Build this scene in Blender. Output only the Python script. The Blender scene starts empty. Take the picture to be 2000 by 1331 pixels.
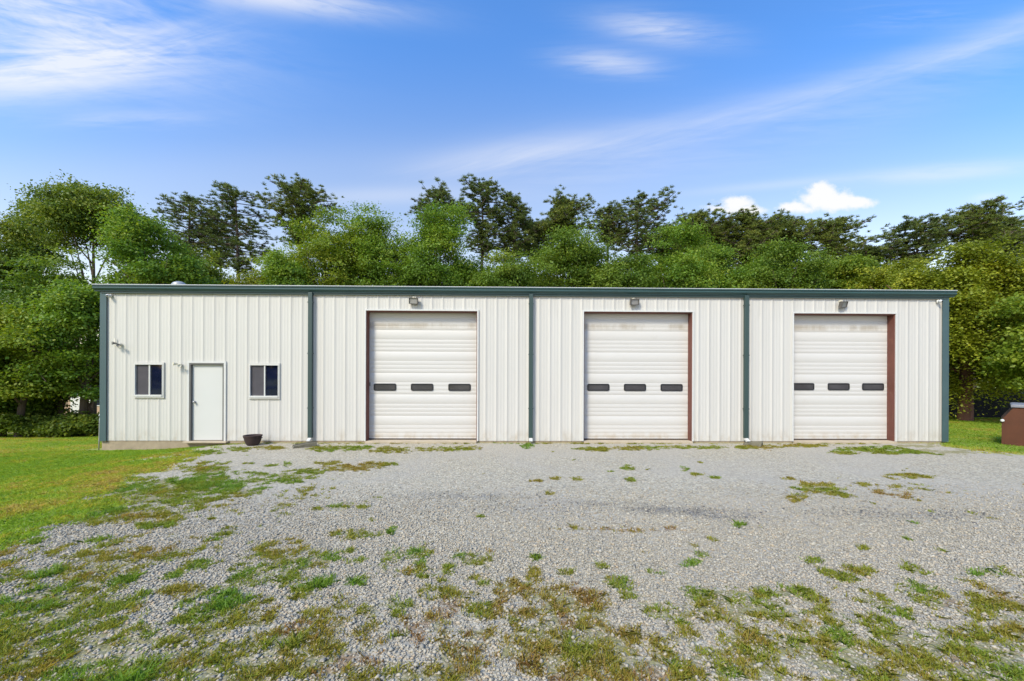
import bpy, bmesh, math, random, zlib
import numpy as np
from mathutils import Matrix, Vector
R = math.radians
rng = np.random.default_rng(7)
random.seed(7)
SC = bpy.context.scene
COL = SC.collection

# ------------------------------------------------------------------ camera
F, PU, PV = 800.0, 1000.0, 735.0           # focal length and principal point, in photo pixels (2000 wide)
CAM = Vector((0.0, -11.43, 1.81))
YAW, ROLL = R(1.0), R(0.2)
cd = bpy.data.cameras.new('camera'); cam = bpy.data.objects.new('camera', cd); COL.objects.link(cam)
cd.sensor_width = 36.0; cd.lens = 36.0 * F / 2000.0
cd.shift_y = (PV - 665.5) / 2000.0
cd.clip_start = 0.05; cd.clip_end = 3000
RM = (Matrix.Rotation(-YAW, 4, 'Z') @ Matrix.Rotation(R(90), 4, 'X') @ Matrix.Rotation(ROLL, 4, 'Z'))
cam.matrix_world = Matrix.Translation(CAM) @ RM
SC.camera = cam

# ------------------------------------------------------------------ sun, sky, exposure
SUN_AZ, SUN_EL = R(36), R(43)              # sun stands in front of the facade, to the left
sdir = Vector((-math.sin(SUN_AZ) * math.cos(SUN_EL), -math.cos(SUN_AZ) * math.cos(SUN_EL), math.sin(SUN_EL)))
sl = bpy.data.lights.new('sun', 'SUN'); sun = bpy.data.objects.new('sun', sl); COL.objects.link(sun)
sl.energy = 2.6; sl.angle = R(13); sl.color = (1.0, 0.915, 0.74)
sun.rotation_euler = sdir.to_track_quat('Z', 'Y').to_euler()
SC.view_settings.view_transform = 'Standard'; SC.view_settings.look = 'None'
SC.view_settings.exposure = 0.72; SC.view_settings.gamma = 1.0
SC.cycles.max_bounces = 6; SC.cycles.transparent_max_bounces = 12

class E:
    """tiny expression builder over shader Math nodes"""
    def __init__(s, nt, sock): s.nt, s.s = nt, sock
    def _op(s, op, *a, clamp=False):
        n = s.nt.nodes.new('ShaderNodeMath'); n.operation = op; n.use_clamp = clamp
        for i, v in enumerate((s,) + a):
            if isinstance(v, E): s.nt.links.new(v.s, n.inputs[i])
            else: n.inputs[i].default_value = v
        return E(s.nt, n.outputs[0])
    def __add__(s, o): return s._op('ADD', o)
    __radd__ = __add__
    def __sub__(s, o): return s._op('SUBTRACT', o)
    def __rsub__(s, o): return (s * -1.0) + o
    def __mul__(s, o): return s._op('MULTIPLY', o)
    __rmul__ = __mul__
    def __truediv__(s, o): return s._op('DIVIDE', o)
    def max(s, o): return s._op('MAXIMUM', o)
    def min(s, o): return s._op('MINIMUM', o)
    def abs(s): return s._op('ABSOLUTE')
    def exp(s): return s._op('EXPONENT')
    def pow(s, o): return s._op('POWER', o)
    def gt(s, o): return s._op('GREATER_THAN', o)
    def clamp(s): return s._op('ADD', 0.0, clamp=True)
    def ramp(s, a, b):
        n = s.nt.nodes.new('ShaderNodeMapRange'); n.interpolation_type = 'SMOOTHSTEP'
        s.nt.links.new(s.s, n.inputs['Value']); n.inputs['From Min'].default_value = a; n.inputs['From Max'].default_value = b
        return E(s.nt, n.outputs['Result'])

def noise_e(nt, vec, scale, detail=6, rough=0.55, dist=0.0):
    n = nt.nodes.new('ShaderNodeTexNoise'); n.inputs['Scale'].default_value = scale
    n.inputs['Detail'].default_value = detail; n.inputs['Roughness'].default_value = rough; n.inputs['Distortion'].default_value = dist
    if vec is not None: nt.links.new(vec, n.inputs['Vector'])
    return E(nt, n.outputs['Fac'])

def comb(nt, x, y, z=0.0):
    n = nt.nodes.new('ShaderNodeCombineXYZ')
    for i, v in enumerate((x, y, z)):
        if isinstance(v, E): nt.links.new(v.s, n.inputs[i])
        else: n.inputs[i].default_value = v
    return n.outputs[0]

def mixc(nt, f, a, b, mode='MIX'):
    n = nt.nodes.new('ShaderNodeMix'); n.data_type = 'RGBA'; n.blend_type = mode
    for k, v in (('Factor', f), ('A', a), ('B', b)):
        s = v.s if isinstance(v, E) else v
        if isinstance(s, bpy.types.NodeSocket): nt.links.new(s, n.inputs[k])
        else: n.inputs[k].default_value = (*s, 1) if isinstance(s, tuple) else s
    return n.outputs['Result']
def build_world():
    w = bpy.data.worlds.new('World'); SC.world = w; w.use_nodes = True
    nt = w.node_tree; nt.nodes.clear()
    out = nt.nodes.new('ShaderNodeOutputWorld'); bg = nt.nodes.new('ShaderNodeBackground')
    sky = nt.nodes.new('ShaderNodeTexSky'); sky.sky_type = 'NISHITA'; sky.sun_disc = False
    sky.sun_elevation = SUN_EL; sky.sun_rotation = math.atan2(sdir.x, sdir.y) % (2 * math.pi)
    sky.air_density = 1.0; sky.dust_density = 0.7; sky.ozone_density = 2.2; sky.altitude = 100
    tc = nt.nodes.new('ShaderNodeTexCoord'); sep = nt.nodes.new('ShaderNodeSeparateXYZ')
    nt.links.new(tc.outputs['Generated'], sep.inputs[0])
    dx, dy, dz = (E(nt, sep.outputs[i]) for i in range(3))
    ya = dy.abs().max(0.06)
    u = dx / ya; v = dz / ya                     # direction slopes: right and up, in tangents
    def pix(pu, pv): return ((pu - 986.0) / 800.0, (735.0 - pv) / 800.0)
    def ell(pu, pv, ru, rv, ang=0.0, soft=1.0):
        cu, cv = pix(pu, pv); c, s = math.cos(R(ang)), math.sin(R(ang))
        a = u - cu; b = v - cv
        p = (a * c + b * s) / (ru / 800.0); q = (b * c - a * s) / (rv / 800.0)
        return ((p * p + q * q) * -soft).exp()
    def streak(ang, sx, sy, seed, detail=7, dist=0.6):
        c, s = math.cos(R(ang)), math.sin(R(ang))
        p = u * c + v * s; q = v * c - u * s
        return noise_e(nt, comb(nt, p * sx, q * sy, seed), 1.0, detail, 0.6, dist)
    s1 = streak(-12, 2.2, 11, 1.3); s2 = streak(17, 1.2, 12, 4.1); s3 = streak(4, 1.6, 16, 8.2)
    f1 = streak(-14, 6.5, 34, 3.7, 6, 0.9); f2 = streak(16, 4.0, 36, 6.4, 6, 0.9); f3 = streak(3, 5.0, 44, 9.9, 6, 0.9)
    s1 = s1 * 0.62 + f1 * 0.38; s2 = s2 * 0.62 + f2 * 0.38; s3 = s3 * 0.62 + f3 * 0.38
    # fan of cirrus upper left, in two lobes
    A = (ell(60, 30, 330, 95, -14) * s1.ramp(0.30, 0.66) * 0.95 + ell(120, 140, 240, 55, 4) * s3.ramp(0.32, 0.62) * 0.9
         + ell(-60, 190, 260, 40, 2) * 0.35 + ell(300, 110, 160, 40, 12) * s2.ramp(0.4, 0.7) * 0.5)
    B = ell(540, 2, 210, 30, -6) * s1.ramp(0.28, 0.6) * 0.85
    Cc = ell(1290, 52, 120, 30, -6) * s3.ramp(0.3, 0.62) * 0.62 + ell(1190, 120, 95, 24, -4) * s3.ramp(0.33, 0.6) * 0.6 + ell(1790, 15, 120, 25, 5) * s3.ramp(0.4, 0.65) * 0.3
    # long curved streak from the middle of the wood up to the right
    cu = u - pix(850, 330)[0]
    line = cu * 0.10 + cu * cu * 0.105 + pix(850, 322)[1]
    d = (v - line) / 0.036
    wob = (s2 - 0.5) * 2.4
    dd = d + wob
    D = (dd * dd * -1.0).exp() * cu.ramp(-0.25, 0.25) * (s2.ramp(0.25, 0.7) * 0.27 + 0.08)
    dlow = (v - line + 0.05) / 0.085
    D2 = (dlow * dlow * -1.0).exp() * cu.ramp(-0.1, 0.4) * s3.ramp(0.25, 0.7) * 0.22
    Es = ell(1880, 325, 200, 17, 5) * s3.ramp(0.2, 0.6) * 0.5 + ell(1520, 355, 190, 9, 6) * 0.22 + ell(1945, 375, 30, 8, 8) * 0.3
    G = ell(500, 340, 900, 50, 3) * 0.08 + ell(260, 245, 150, 18, 2) * s3.ramp(0.35, 0.6) * 0.3 + ell(760, 385, 220, 18, 2) * 0.3 + ell(1000, 300, 160, 40, 10) * s2.ramp(.3, .7) * 0.2
    cirrus = (A + B + Cc + D + D2 + Es + G).clamp() * 0.78
    puff = noise_e(nt, comb(nt, u, v * 1.3, 2.0), 24.0, 8, 0.62)
    def cum(pu, pv, ru, rv): return ell(pu, pv, ru, rv, 0, 1.0)
    Cm = cum(1625, 385, 70, 26).max(cum(1615, 366, 42, 22)).max(cum(1682, 388, 42, 15) * 0.95).max(cum(1560, 400, 48, 15) * 0.9).max(cum(1440, 392, 42, 17) * 0.95).max(cum(1455, 404, 60, 14) * 0.85).max(cum(1405, 404, 36, 11) * .75)
    cumul = (Cm + (puff - 0.5) * 1.15).ramp(0.30, 0.80)
    cl = cirrus.max(cumul * 0.97) * dy.gt(0.0)
    behind = noise_e(nt, tc.outputs['Generated'], 2.5, 6, 0.55).ramp(0.5, 0.75) * 0.5
    cl = cl.max(behind * (dy * -1.0).gt(0.02))
    # sky colour trimmed towards the photograph's deeper blue
    tint = nt.nodes.new('ShaderNodeMix'); tint.data_type = 'RGBA'; tint.blend_type = 'MULTIPLY'; tint.inputs['Factor'].default_value = 1.0
    nt.links.new(sky.outputs[0], tint.inputs['A']); tm = mixc(nt, v.ramp(0.20, 0.88), (1.66, 1.27, 1.02), (0.66, 1.12, 1.56)); nt.links.new(tm, tint.inputs['B'])
    mix = nt.nodes.new('ShaderNodeMix'); mix.data_type = 'RGBA'
    nt.links.new(cl.s, mix.inputs['Factor']); nt.links.new(tint.outputs['Result'], mix.inputs['A'])
    mix.inputs['B'].default_value = (4.7, 4.7, 4.75, 1)
    nt.links.new(mix.outputs['Result'], bg.inputs['Color']); bg.inputs['Strength'].default_value = 0.13
    nt.links.new(bg.outputs[0], out.inputs[0])
build_world()

# ------------------------------------------------------------------ pixel <-> place helpers (photo pixels, true planes)
RM3 = RM.to_3x3(); RN = np.array(RM3)
def ray(u, v): return RM3 @ Vector(((u - PU) / F, (PV - v) / F, -1.0))
def on_wall(u, v, y=0.0):
    d = ray(u, v); t = (y - CAM.y) / d.y; return CAM + d * t
def WX(u, v=735): return on_wall(u, v).x
def WZ(u, v): return on_wall(u, v).z
def at_depth(u, v, dist):
    d = ray(u, v); t = dist / d.y; return CAM + d * t
def project(P):
    q = (P - np.array(CAM)) @ RN           # camera space
    z = np.minimum(q[:, 2], -0.05)
    return PU - F * q[:, 0] / z, PV + F * q[:, 1] / z

# ------------------------------------------------------------------ numpy noise
def vnoise(x, y, seed=0):
    xi, yi = np.floor(x).astype(np.int64), np.floor(y).astype(np.int64)
    fx, fy = x - xi, y - yi; fx = fx * fx * (3 - 2 * fx); fy = fy * fy * (3 - 2 * fy)
    def h(a, b):
        n = (a * 374761393 + b * 668265263 + seed * 144665) & 0x7fffffff
        n = ((n ^ (n >> 13)) * 1274126177) & 0x7fffffff
        return ((n ^ (n >> 16)) & 0xffff) / 65535.0
    return (h(xi, yi) * (1 - fx) + h(xi + 1, yi) * fx) * (1 - fy) + (h(xi, yi + 1) * (1 - fx) + h(xi + 1, yi + 1) * fx) * fy
def fbm(x, y, seed=0, o=4):
    t = 0; a = 0.5; s = 0
    for i in range(o): t = t + a * vnoise(x * 2**i, y * 2**i, seed + i * 17); s += a; a *= 0.55
    return t / s
def sstep(x, a, b):
    t = np.clip((x - a) / (b - a), 0, 1); return t * t * (3 - 2 * t)

# ------------------------------------------------------------------ object helpers
def tag(o, label=None, cat=None, group=None, kind=None):
    if label: o['label'] = label
    if cat: o['category'] = cat
    if group: o['group'] = group
    if kind: o['kind'] = kind
    return o
def thing(name, label, cat, loc=(0, 0, 0), rz=0.0, group=None):
    o = bpy.data.objects.new(name, None); COL.objects.link(o); o.empty_display_size = 0.2
    o.location = loc; o.rotation_euler = (0, 0, rz)
    return tag(o, label, cat, group)
def link(name, me, mat, parent=None):
    o = bpy.data.objects.new(name, me); COL.objects.link(o)
    if mat and not me.materials: me.materials.append(mat)
    if parent: o.parent = parent
    return o
def npmesh(name, V, Fc, tint=None, smooth=False):
    """V (n,3), Fc (m,k) same-size faces; tint (m,) per-face float attribute"""
    me = bpy.data.meshes.new(name); V = np.ascontiguousarray(V, dtype=np.float32); Fc = np.ascontiguousarray(Fc, dtype=np.int32)
    m, k = Fc.shape
    me.vertices.add(len(V)); me.vertices.foreach_set('co', V.ravel())
    me.loops.add(m * k); me.loops.foreach_set('vertex_index', Fc.ravel())
    me.polygons.add(m); me.polygons.foreach_set('loop_start', np.arange(0, m * k, k, dtype=np.int32))
    me.polygons.foreach_set('loop_total', np.full(m, k, dtype=np.int32))
    if smooth: me.polygons.foreach_set('use_smooth', np.ones(m, dtype=bool))
    me.update(calc_edges=True)
    if tint is not None:
        a = me.attributes.new('tint', 'FLOAT', 'FACE'); a.data.foreach_set('value', np.ascontiguousarray(tint, dtype=np.float32))
    return me
class MB:
    """collects boxes, prisms, tubes and lathes into ONE mesh"""
    def __init__(s): s.bm = bmesh.new()
    def box(s, x0, x1, y0, y1, z0, z1, M=None, bev=0.0):
        b = bmesh.new(); bmesh.ops.create_cube(b, size=1.0)
        for v in b.verts: v.co = Vector(((x0 + x1) / 2 + v.co.x * (x1 - x0), (y0 + y1) / 2 + v.co.y * (y1 - y0), (z0 + z1) / 2 + v.co.z * (z1 - z0)))
        if bev: bmesh.ops.bevel(b, geom=b.edges[:], offset=bev, segments=2, affect='EDGES', profile=0.5)
        return s._add(b, M)
    def prism(s, pts, axis, a, b_, M=None, bev=0.0):
        """polygon extruded along axis from a to b_; pts in the two other axes"""
        b = bmesh.new(); f = []
        for t in (a, b_):
            f.append([b.verts.new({'x': (t, p[0], p[1]), 'y': (p[0], t, p[1]), 'z': (p[0], p[1], t)}[axis]) for p in pts])
        n = len(pts); b.faces.new(f[0]); b.faces.new(f[1][::-1])
        for i in range(n): b.faces.new((f[0][i], f[1][i], f[1][(i + 1) % n], f[0][(i + 1) % n]))
        bmesh.ops.recalc_face_normals(b, faces=b.faces[:])
        if bev: bmesh.ops.bevel(b, geom=b.edges[:], offset=bev, segments=2, affect='EDGES', profile=0.5)
        return s._add(b, M)
    def tube(s, pts, rad, n=10, M=None):
        b = bmesh.new(); pts = [Vector(p) for p in pts]
        rad = rad if isinstance(rad, (list, tuple)) else [rad] * len(pts)
        rings = []
        for i, p in enumerate(pts):
            d = (pts[min(i + 1, len(pts) - 1)] - pts[max(i - 1, 0)]).normalized()
            a = d.cross(Vector((0, 0, 1)) if abs(d.z) < 0.9 else Vector((1, 0, 0))).normalized(); c = d.cross(a)
            rings.append([b.verts.new(p + (a * math.cos(t) + c * math.sin(t)) * rad[i]) for t in [2 * math.pi * k / n for k in range(n)]])
        for r0, r1 in zip(rings, rings[1:]):
            for k in range(n):
                f = b.faces.new((r0[k], r0[(k + 1) % n], r1[(k + 1) % n], r1[k])); f.smooth = True
        b.faces.new(rings[0][::-1]); b.faces.new(rings[-1])
        bmesh.ops.recalc_face_normals(b, faces=b.faces[:])
        return s._add(b, M)
    def lathe(s, prof, n=40, M=None):
        b = bmesh.new(); rings = []
        for r, z in prof: rings.append([b.verts.new((r * math.cos(2 * math.pi * k / n), r * math.sin(2 * math.pi * k / n), z)) for k in range(n)])
        for r0, r1 in zip(rings, rings[1:]):
            for k in range(n):
                f = b.faces.new((r0[k], r0[(k + 1) % n], r1[(k + 1) % n], r1[k])); f.smooth = True
        b.faces.new(rings[0][::-1]); b.faces.new(rings[-1])
        return s._add(b, M)
    def _add(s, b, M):
        if M is not None: bmesh.ops.transform(b, matrix=M, verts=b.verts[:])
        me = bpy.data.meshes.new('tmp'); b.to_mesh(me); b.free(); s.bm.from_mesh(me); bpy.data.meshes.remove(me); return s
    def build(s, name, mat, parent=None):
        me = bpy.data.meshes.new(name); s.bm.to_mesh(me); s.bm.free(); return link(name, me, mat, parent)
def BOX(name, mat, parent, *a, **k): return MB().box(*a, **k).build(name, mat, parent)

# ------------------------------------------------------------------ materials
def mat_new(name):
    m = bpy.data.materials.new(name); m.use_nodes = True; nt = m.node_tree
    return m, nt, nt.nodes['Principled BSDF']
def ramp_node(nt, fac, stops):
    n = nt.nodes.new('ShaderNodeValToRGB'); cr = n.color_ramp
    while len(cr.elements) < len(stops): cr.elements.new(0.5)
    for e, (p, c) in zip(cr.elements, stops): e.position = p; e.color = (*c, 1)
    nt.links.new(fac.s if isinstance(fac, E) else fac, n.inputs[0]); return n.outputs[0]
def bump(nt, bs, h, strength=0.3, dist=0.01):
    b = nt.nodes.new('ShaderNodeBump'); b.inputs['Strength'].default_value = strength; b.inputs['Distance'].default_value = dist
    nt.links.new(h.s if isinstance(h, E) else h, b.inputs['Height']); nt.links.new(b.outputs[0], bs.inputs['Normal'])
def objco(nt): return nt.nodes.new('ShaderNodeTexCoord').outputs['Object']
def paint(name, c, rough=0.45, var=0.06, scale=3.0, metal=0.0, dirt=None, dirt_amt=0.0, stretch=(1, 1, 1), bmp=0.0):
    m, nt, bs = mat_new(name); co = objco(nt)
    mp = nt.nodes.new('ShaderNodeMapping'); mp.inputs['Scale'].default_value = stretch; nt.links.new(co, mp.inputs[0])
    n = noise_e(nt, mp.outputs[0], scale, 8, 0.6)
    lo = tuple(x * (1 - var) for x in c); hi = tuple(min(1, x * (1 + var)) for x in c)
    col = ramp_node(nt, n, [(0.3, lo), (0.7, hi)])
    if dirt:
        n2 = noise_e(nt, mp.outputs[0], scale * 4.7, 10, 0.7)
        col = mixc(nt, n2.ramp(0.52, 0.8) * dirt_amt, col, dirt)
    nt.links.new(col, bs.inputs['Base Color']); bs.inputs['Roughness'].default_value = rough; bs.inputs['Metallic'].default_value = metal
    if bmp: bump(nt, bs, noise_e(nt, co, 40, 5), bmp, 0.004)
    return m
M = {}
M['siding'] = paint('white_siding', (0.562, 0.540, 0.490), 0.5, 0.03, 0.8, dirt=(0.42, 0.38, 0.30), dirt_amt=0.25, stretch=(3, 3, 0.25))
M['door_white'] = paint('door_white', (0.575, 0.552, 0.508), 0.5, 0.012, 0.7, dirt=(0.45, 0.41, 0.33), dirt_amt=0.2, stretch=(1.0, 1, 1.6))
M['plain_white'] = paint('plain_white', (0.59, 0.585, 0.55), 0.45, 0.015, 2)
M['white_trim'] = paint('white_trim', (0.60, 0.59, 0.55), 0.45, 0.03, 3)
M['roof'] = paint('roof_metal', (0.62, 0.63, 0.62), 0.35, 0.05, 0.6, metal=0.2)
M['green'] = paint('green_trim', (0.032, 0.078, 0.075), 0.45, 0.10, 1.5, dirt=(0.06, 0.11, 0.11), dirt_amt=0.25)
M['green_grey'] = paint('green_grey_trim', (0.034, 0.062, 0.056), 0.5, 0.12, 1.2, dirt=(0.07, 0.09, 0.08), dirt_amt=0.35, stretch=(1, 1, .4))
M['corner'] = paint('corner_trim_paint', (0.050, 0.092, 0.095), 0.5, 0.10, 1.2, dirt=(0.085, 0.115, 0.115), dirt_amt=0.3)
M['rust'] = paint('red_oxide_steel', (0.145, 0.048, 0.032), 0.65, 0.22, 2.0, dirt=(0.28, 0.15, 0.09), dirt_amt=0.5, stretch=(1, 1, .5), bmp=0.2)
M['brown_seal'] = paint('dark_seal', (0.05, 0.035, 0.028), 0.8, 0.2, 5)
M['grey_frame'] = paint('grey_door_frame', (0.13, 0.125, 0.115), 0.5, 0.1, 3)
M['concrete'] = paint('concrete', (0.34, 0.27, 0.18), 0.9, 0.18, 3, dirt=(0.16, 0.12, 0.08), dirt_amt=0.6, bmp=0.4)
M['sill_concrete'] = paint('sill_concrete', (0.45, 0.37, 0.26), 0.9, 0.15, 3, dirt=(0.22, 0.17, 0.11), dirt_amt=0.5, bmp=0.3)
M['old_concrete'] = paint('weathered_concrete', (0.16, 0.145, 0.10), 0.95, 0.3, 6, dirt=(0.05, 0.05, 0.03), dirt_amt=0.7, bmp=0.5)
M['steel'] = paint('brushed_steel', (0.45, 0.44, 0.42), 0.3, 0.05, 6, metal=0.9)
M['bronze'] = paint('bronze_housing', (0.11, 0.10, 0.085), 0.5, 0.15, 8)
M['cream'] = paint('cream_plastic', (0.62, 0.58, 0.46), 0.5, 0.06, 8)
M['grey_fix'] = paint('grey_fixture', (0.20, 0.185, 0.165), 0.5, 0.15, 9)
M['black_rubber'] = paint('black_rubber', (0.016, 0.016, 0.018), 0.5, 0.1, 6)
M['iron'] = paint('rusty_iron', (0.042, 0.024, 0.021), 0.8, 0.3, 5, dirt=(0.10, 0.05, 0.03), dirt_amt=0.5, bmp=0.4)
M['dumpster'] = paint('brown_dumpster_paint', (0.090, 0.028, 0.009), 0.8, 0.16, 2.5, dirt=(0.12, 0.06, 0.03), dirt_amt=0.3, bmp=0.15)
M['lid'] = paint('grey_lid', (0.22, 0.22, 0.24), 0.45, 0.1, 4)
M['shade_black'] = paint('hedge_shade_black', (0.006, 0.006, 0.006), 0.9, 0.3, 5)  # black puts the hedge's deep shade into the colour
M['blue_paint'] = paint('blue_paint', (0.03, 0.11, 0.30), 0.4, 0.1, 6)
M['galv'] = paint('galvanised', (0.38, 0.38, 0.36), 0.45, 0.1, 8, metal=0.5)
M['tan'] = paint('tan_wall', (0.42, 0.29, 0.19), 0.7, 0.1, 3)
M['brownroof'] = paint('brown_shingle', (0.12, 0.10, 0.09), 0.9, 0.25, 8)
M['bark'] = paint('bark', (0.105, 0.075, 0.055), 0.95, 0.35, 6, dirt=(0.20, 0.16, 0.13), dirt_amt=0.5, stretch=(1, 1, .25), bmp=0.7)
M['pinebark'] = paint('pine_bark', (0.085, 0.062, 0.048), 0.95, 0.35, 5, dirt=(0.06, 0.045, 0.04), dirt_amt=0.6, stretch=(1, 1, .35), bmp=0.7)
M['cedarbark'] = paint('cedar_bark', (0.16, 0.075, 0.05), 0.95, 0.35, 6, stretch=(1, 1, .2), bmp=0.7)
def add_band(m, z0, z1, col, amt, scale, lo, hi, stretch):
    """a streaky stain that lies between two heights of the surface"""
    nt = m.node_tree; bs = nt.nodes['Principled BSDF']; src = bs.inputs['Base Color'].links[0].from_socket
    co = objco(nt); sp = nt.nodes.new('ShaderNodeSeparateXYZ'); nt.links.new(co, sp.inputs[0]); z = E(nt, sp.outputs[2])
    mp = nt.nodes.new('ShaderNodeMapping'); mp.inputs['Scale'].default_value = stretch; nt.links.new(co, mp.inputs[0])
    n = noise_e(nt, mp.outputs[0], scale, 7, .65).ramp(lo, hi)
    w = (z1 - z0) * .35
    f = z.ramp(z0, z0 + w) * (1.0 - z.ramp(z1 - w, z1)) * n * amt
    nt.links.new(mixc(nt, f, src, col), bs.inputs['Base Color'])
add_band(M['siding'], -.6, .42, (0.36, 0.28, 0.18), .55, 5.0, .40, .75, (1, 1, .5))
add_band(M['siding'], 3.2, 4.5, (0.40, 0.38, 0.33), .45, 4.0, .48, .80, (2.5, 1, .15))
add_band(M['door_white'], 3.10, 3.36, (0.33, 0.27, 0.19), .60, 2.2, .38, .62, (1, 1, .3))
add_band(M['door_white'], -.3, .30, (0.42, 0.32, 0.20), .55, 4.0, .38, .7, (1, 1, .6))
def glass_mat(name, c, rough=0.04):
    m, nt, bs = mat_new(name); n = noise_e(nt, objco(nt), 2.5, 4)
    nt.links.new(ramp_node(nt, n, [(0.3, tuple(x * .8 for x in c)), (0.7, tuple(x * 1.25 for x in c))]), bs.inputs['Base Color'])
    bs.inputs['Roughness'].default_value = rough; bs.inputs['IOR'].default_value = 1.5
    return m
M['glass'] = glass_mat('dark_window_glass', (0.006, 0.009, 0.028))
M['glass_grey'] = glass_mat('grey_door_glass', (0.060, 0.056, 0.058), 0.12)
M['lens'] = glass_mat('lamp_lens', (0.28, 0.27, 0.25), 0.2)
def screen_mat():
    m, nt, bs = mat_new('insect_screen'); co = objco(nt)
    n = noise_e(nt, co, 3.0, 3)
    nt.links.new(ramp_node(nt, n, [(0.3, (0.042, 0.038, 0.046)), (0.7, (0.070, 0.062, 0.072))]), bs.inputs['Base Color']); bs.inputs['Roughness'].default_value = 0.55
    return m
M['screen'] = screen_mat()

def leaf_mat(name, stops, trans=0.3, rough=0.5):
    m, nt, bs = mat_new(name)
    at = nt.nodes.new('ShaderNodeAttribute'); at.attribute_name = 'tint'
    col = ramp_node(nt, at.outputs['Fac'], stops)
    nt.links.new(col, bs.inputs['Base Color']); bs.inputs['Roughness'].default_value = rough
    bs.inputs['Specular IOR Level'].default_value = 0.3
    tr = nt.nodes.new('ShaderNodeBsdfTranslucent'); nt.links.new(mixc(nt, 1.0, col, (1.3, 1.25, 0.6), 'MULTIPLY'), tr.inputs['Color'])
    ms = nt.nodes.new('ShaderNodeMixShader'); ms.inputs[0].default_value = trans
    nt.links.new(bs.outputs[0], ms.inputs[1]); nt.links.new(tr.outputs[0], ms.inputs[2])
    nt.links.new(ms.outputs[0], nt.nodes['Material Output'].inputs[0])
    return m
M['leaf_bright'] = leaf_mat('leaf_bright', [(0, (0.114, 0.191, 0.016)), (0.55, (0.219, 0.295, 0.027)), (1, (0.362, 0.383, 0.041))], .42)
M['leaf_green'] = leaf_mat('leaf_green', [(0, (0.092, 0.180, 0.020)), (0.55, (0.176, 0.284, 0.030)), (1, (0.318, 0.392, 0.043))], .42)
M['leaf_dark'] = leaf_mat('leaf_dark', [(0, (0.077, 0.130, 0.017)), (0.55, (0.155, 0.221, 0.026)), (1, (0.284, 0.315, 0.041))], .38)
M['leaf_olive'] = leaf_mat('leaf_olive', [(0, (0.127, 0.159, 0.013)), (0.55, (0.246, 0.291, 0.022)), (1, (0.419, 0.416, 0.037))], .4)
M['leaf_willow'] = leaf_mat('leaf_willow', [(0, (0.085, 0.154, 0.018)), (0.55, (0.163, 0.245, 0.027)), (1, (0.261, 0.319, 0.042))], .42)
M['needle'] = leaf_mat('pine_needle', [(0, (0.068, 0.101, 0.025)), (0.55, (0.126, 0.170, 0.037)), (1, (0.256, 0.266, 0.053))], 0.25)
M['needle_dense'] = leaf_mat('pine_needle_dense', [(0, (0.080, 0.117, 0.021)), (0.55, (0.155, 0.195, 0.032)), (1, (0.294, 0.294, 0.051))], 0.25)
M['grass'] = leaf_mat('grass_blade', [(0, (0.218, 0.376, 0.038)), (0.45, (0.358, 0.449, 0.042)), (0.75, (0.474, 0.436, 0.068)), (1, (0.512, 0.376, 0.120))], 0.45)
M['weed'] = leaf_mat('weed_blade', [(0, (0.159, 0.325, 0.040)), (0.3, (0.242, 0.325, 0.038)), (0.6, (0.336, 0.308, 0.042)), (0.85, (0.389, 0.280, 0.060)), (1, (0.342, 0.190, 0.070))], 0.4)

# ------------------------------------------------------------------ lie of the land and ground cover
def ground_z(x, y):
    x = np.asarray(x, float); y = np.asarray(y, float)
    left = sstep(-x, 6.8, 9.6)
    z = -0.055 - 0.028 * np.clip(y, 0, 30)
    z = z - left * (0.13 + 0.062 * np.clip(y + 1.0, 0, 14))
    z = z - 0.06 * sstep(-x, 8, 14)
    z = z + (fbm(x * 0.35, y * 0.35, 5, 3) - 0.5) * 0.06 * sstep(-y, 0.4, 2.5) + (fbm(x * 1.7, y * 1.7, 9, 2) - 0.5) * 0.018 * sstep(-y, 0.3, 1.5)
    return z
def gz(x, y): return float(ground_z(np.array([x]), np.array([y]))[0])
def on_ground(u, v):
    d = ray(u, v); t = 1.0
    z = -0.06
    for _ in range(8):
        t = (z - CAM.z) / d.z; p = CAM + d * t; z = gz(p.x, p.y)
    return CAM + d * ((z - CAM.z) / d.z)

def seg_u(v, pts):
    vs = [p[1] for p in pts]; us = [p[0] for p in pts]; return np.interp(v, vs, us)
LAWN_EDGE = [(390, 872), (372, 888), (345, 905), (330, 925), (225, 948), (180, 968), (215, 985), (175, 1000), (110, 1022), (40, 1052), (-40, 1090), (-400, 1240), (-900, 1500)]
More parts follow.
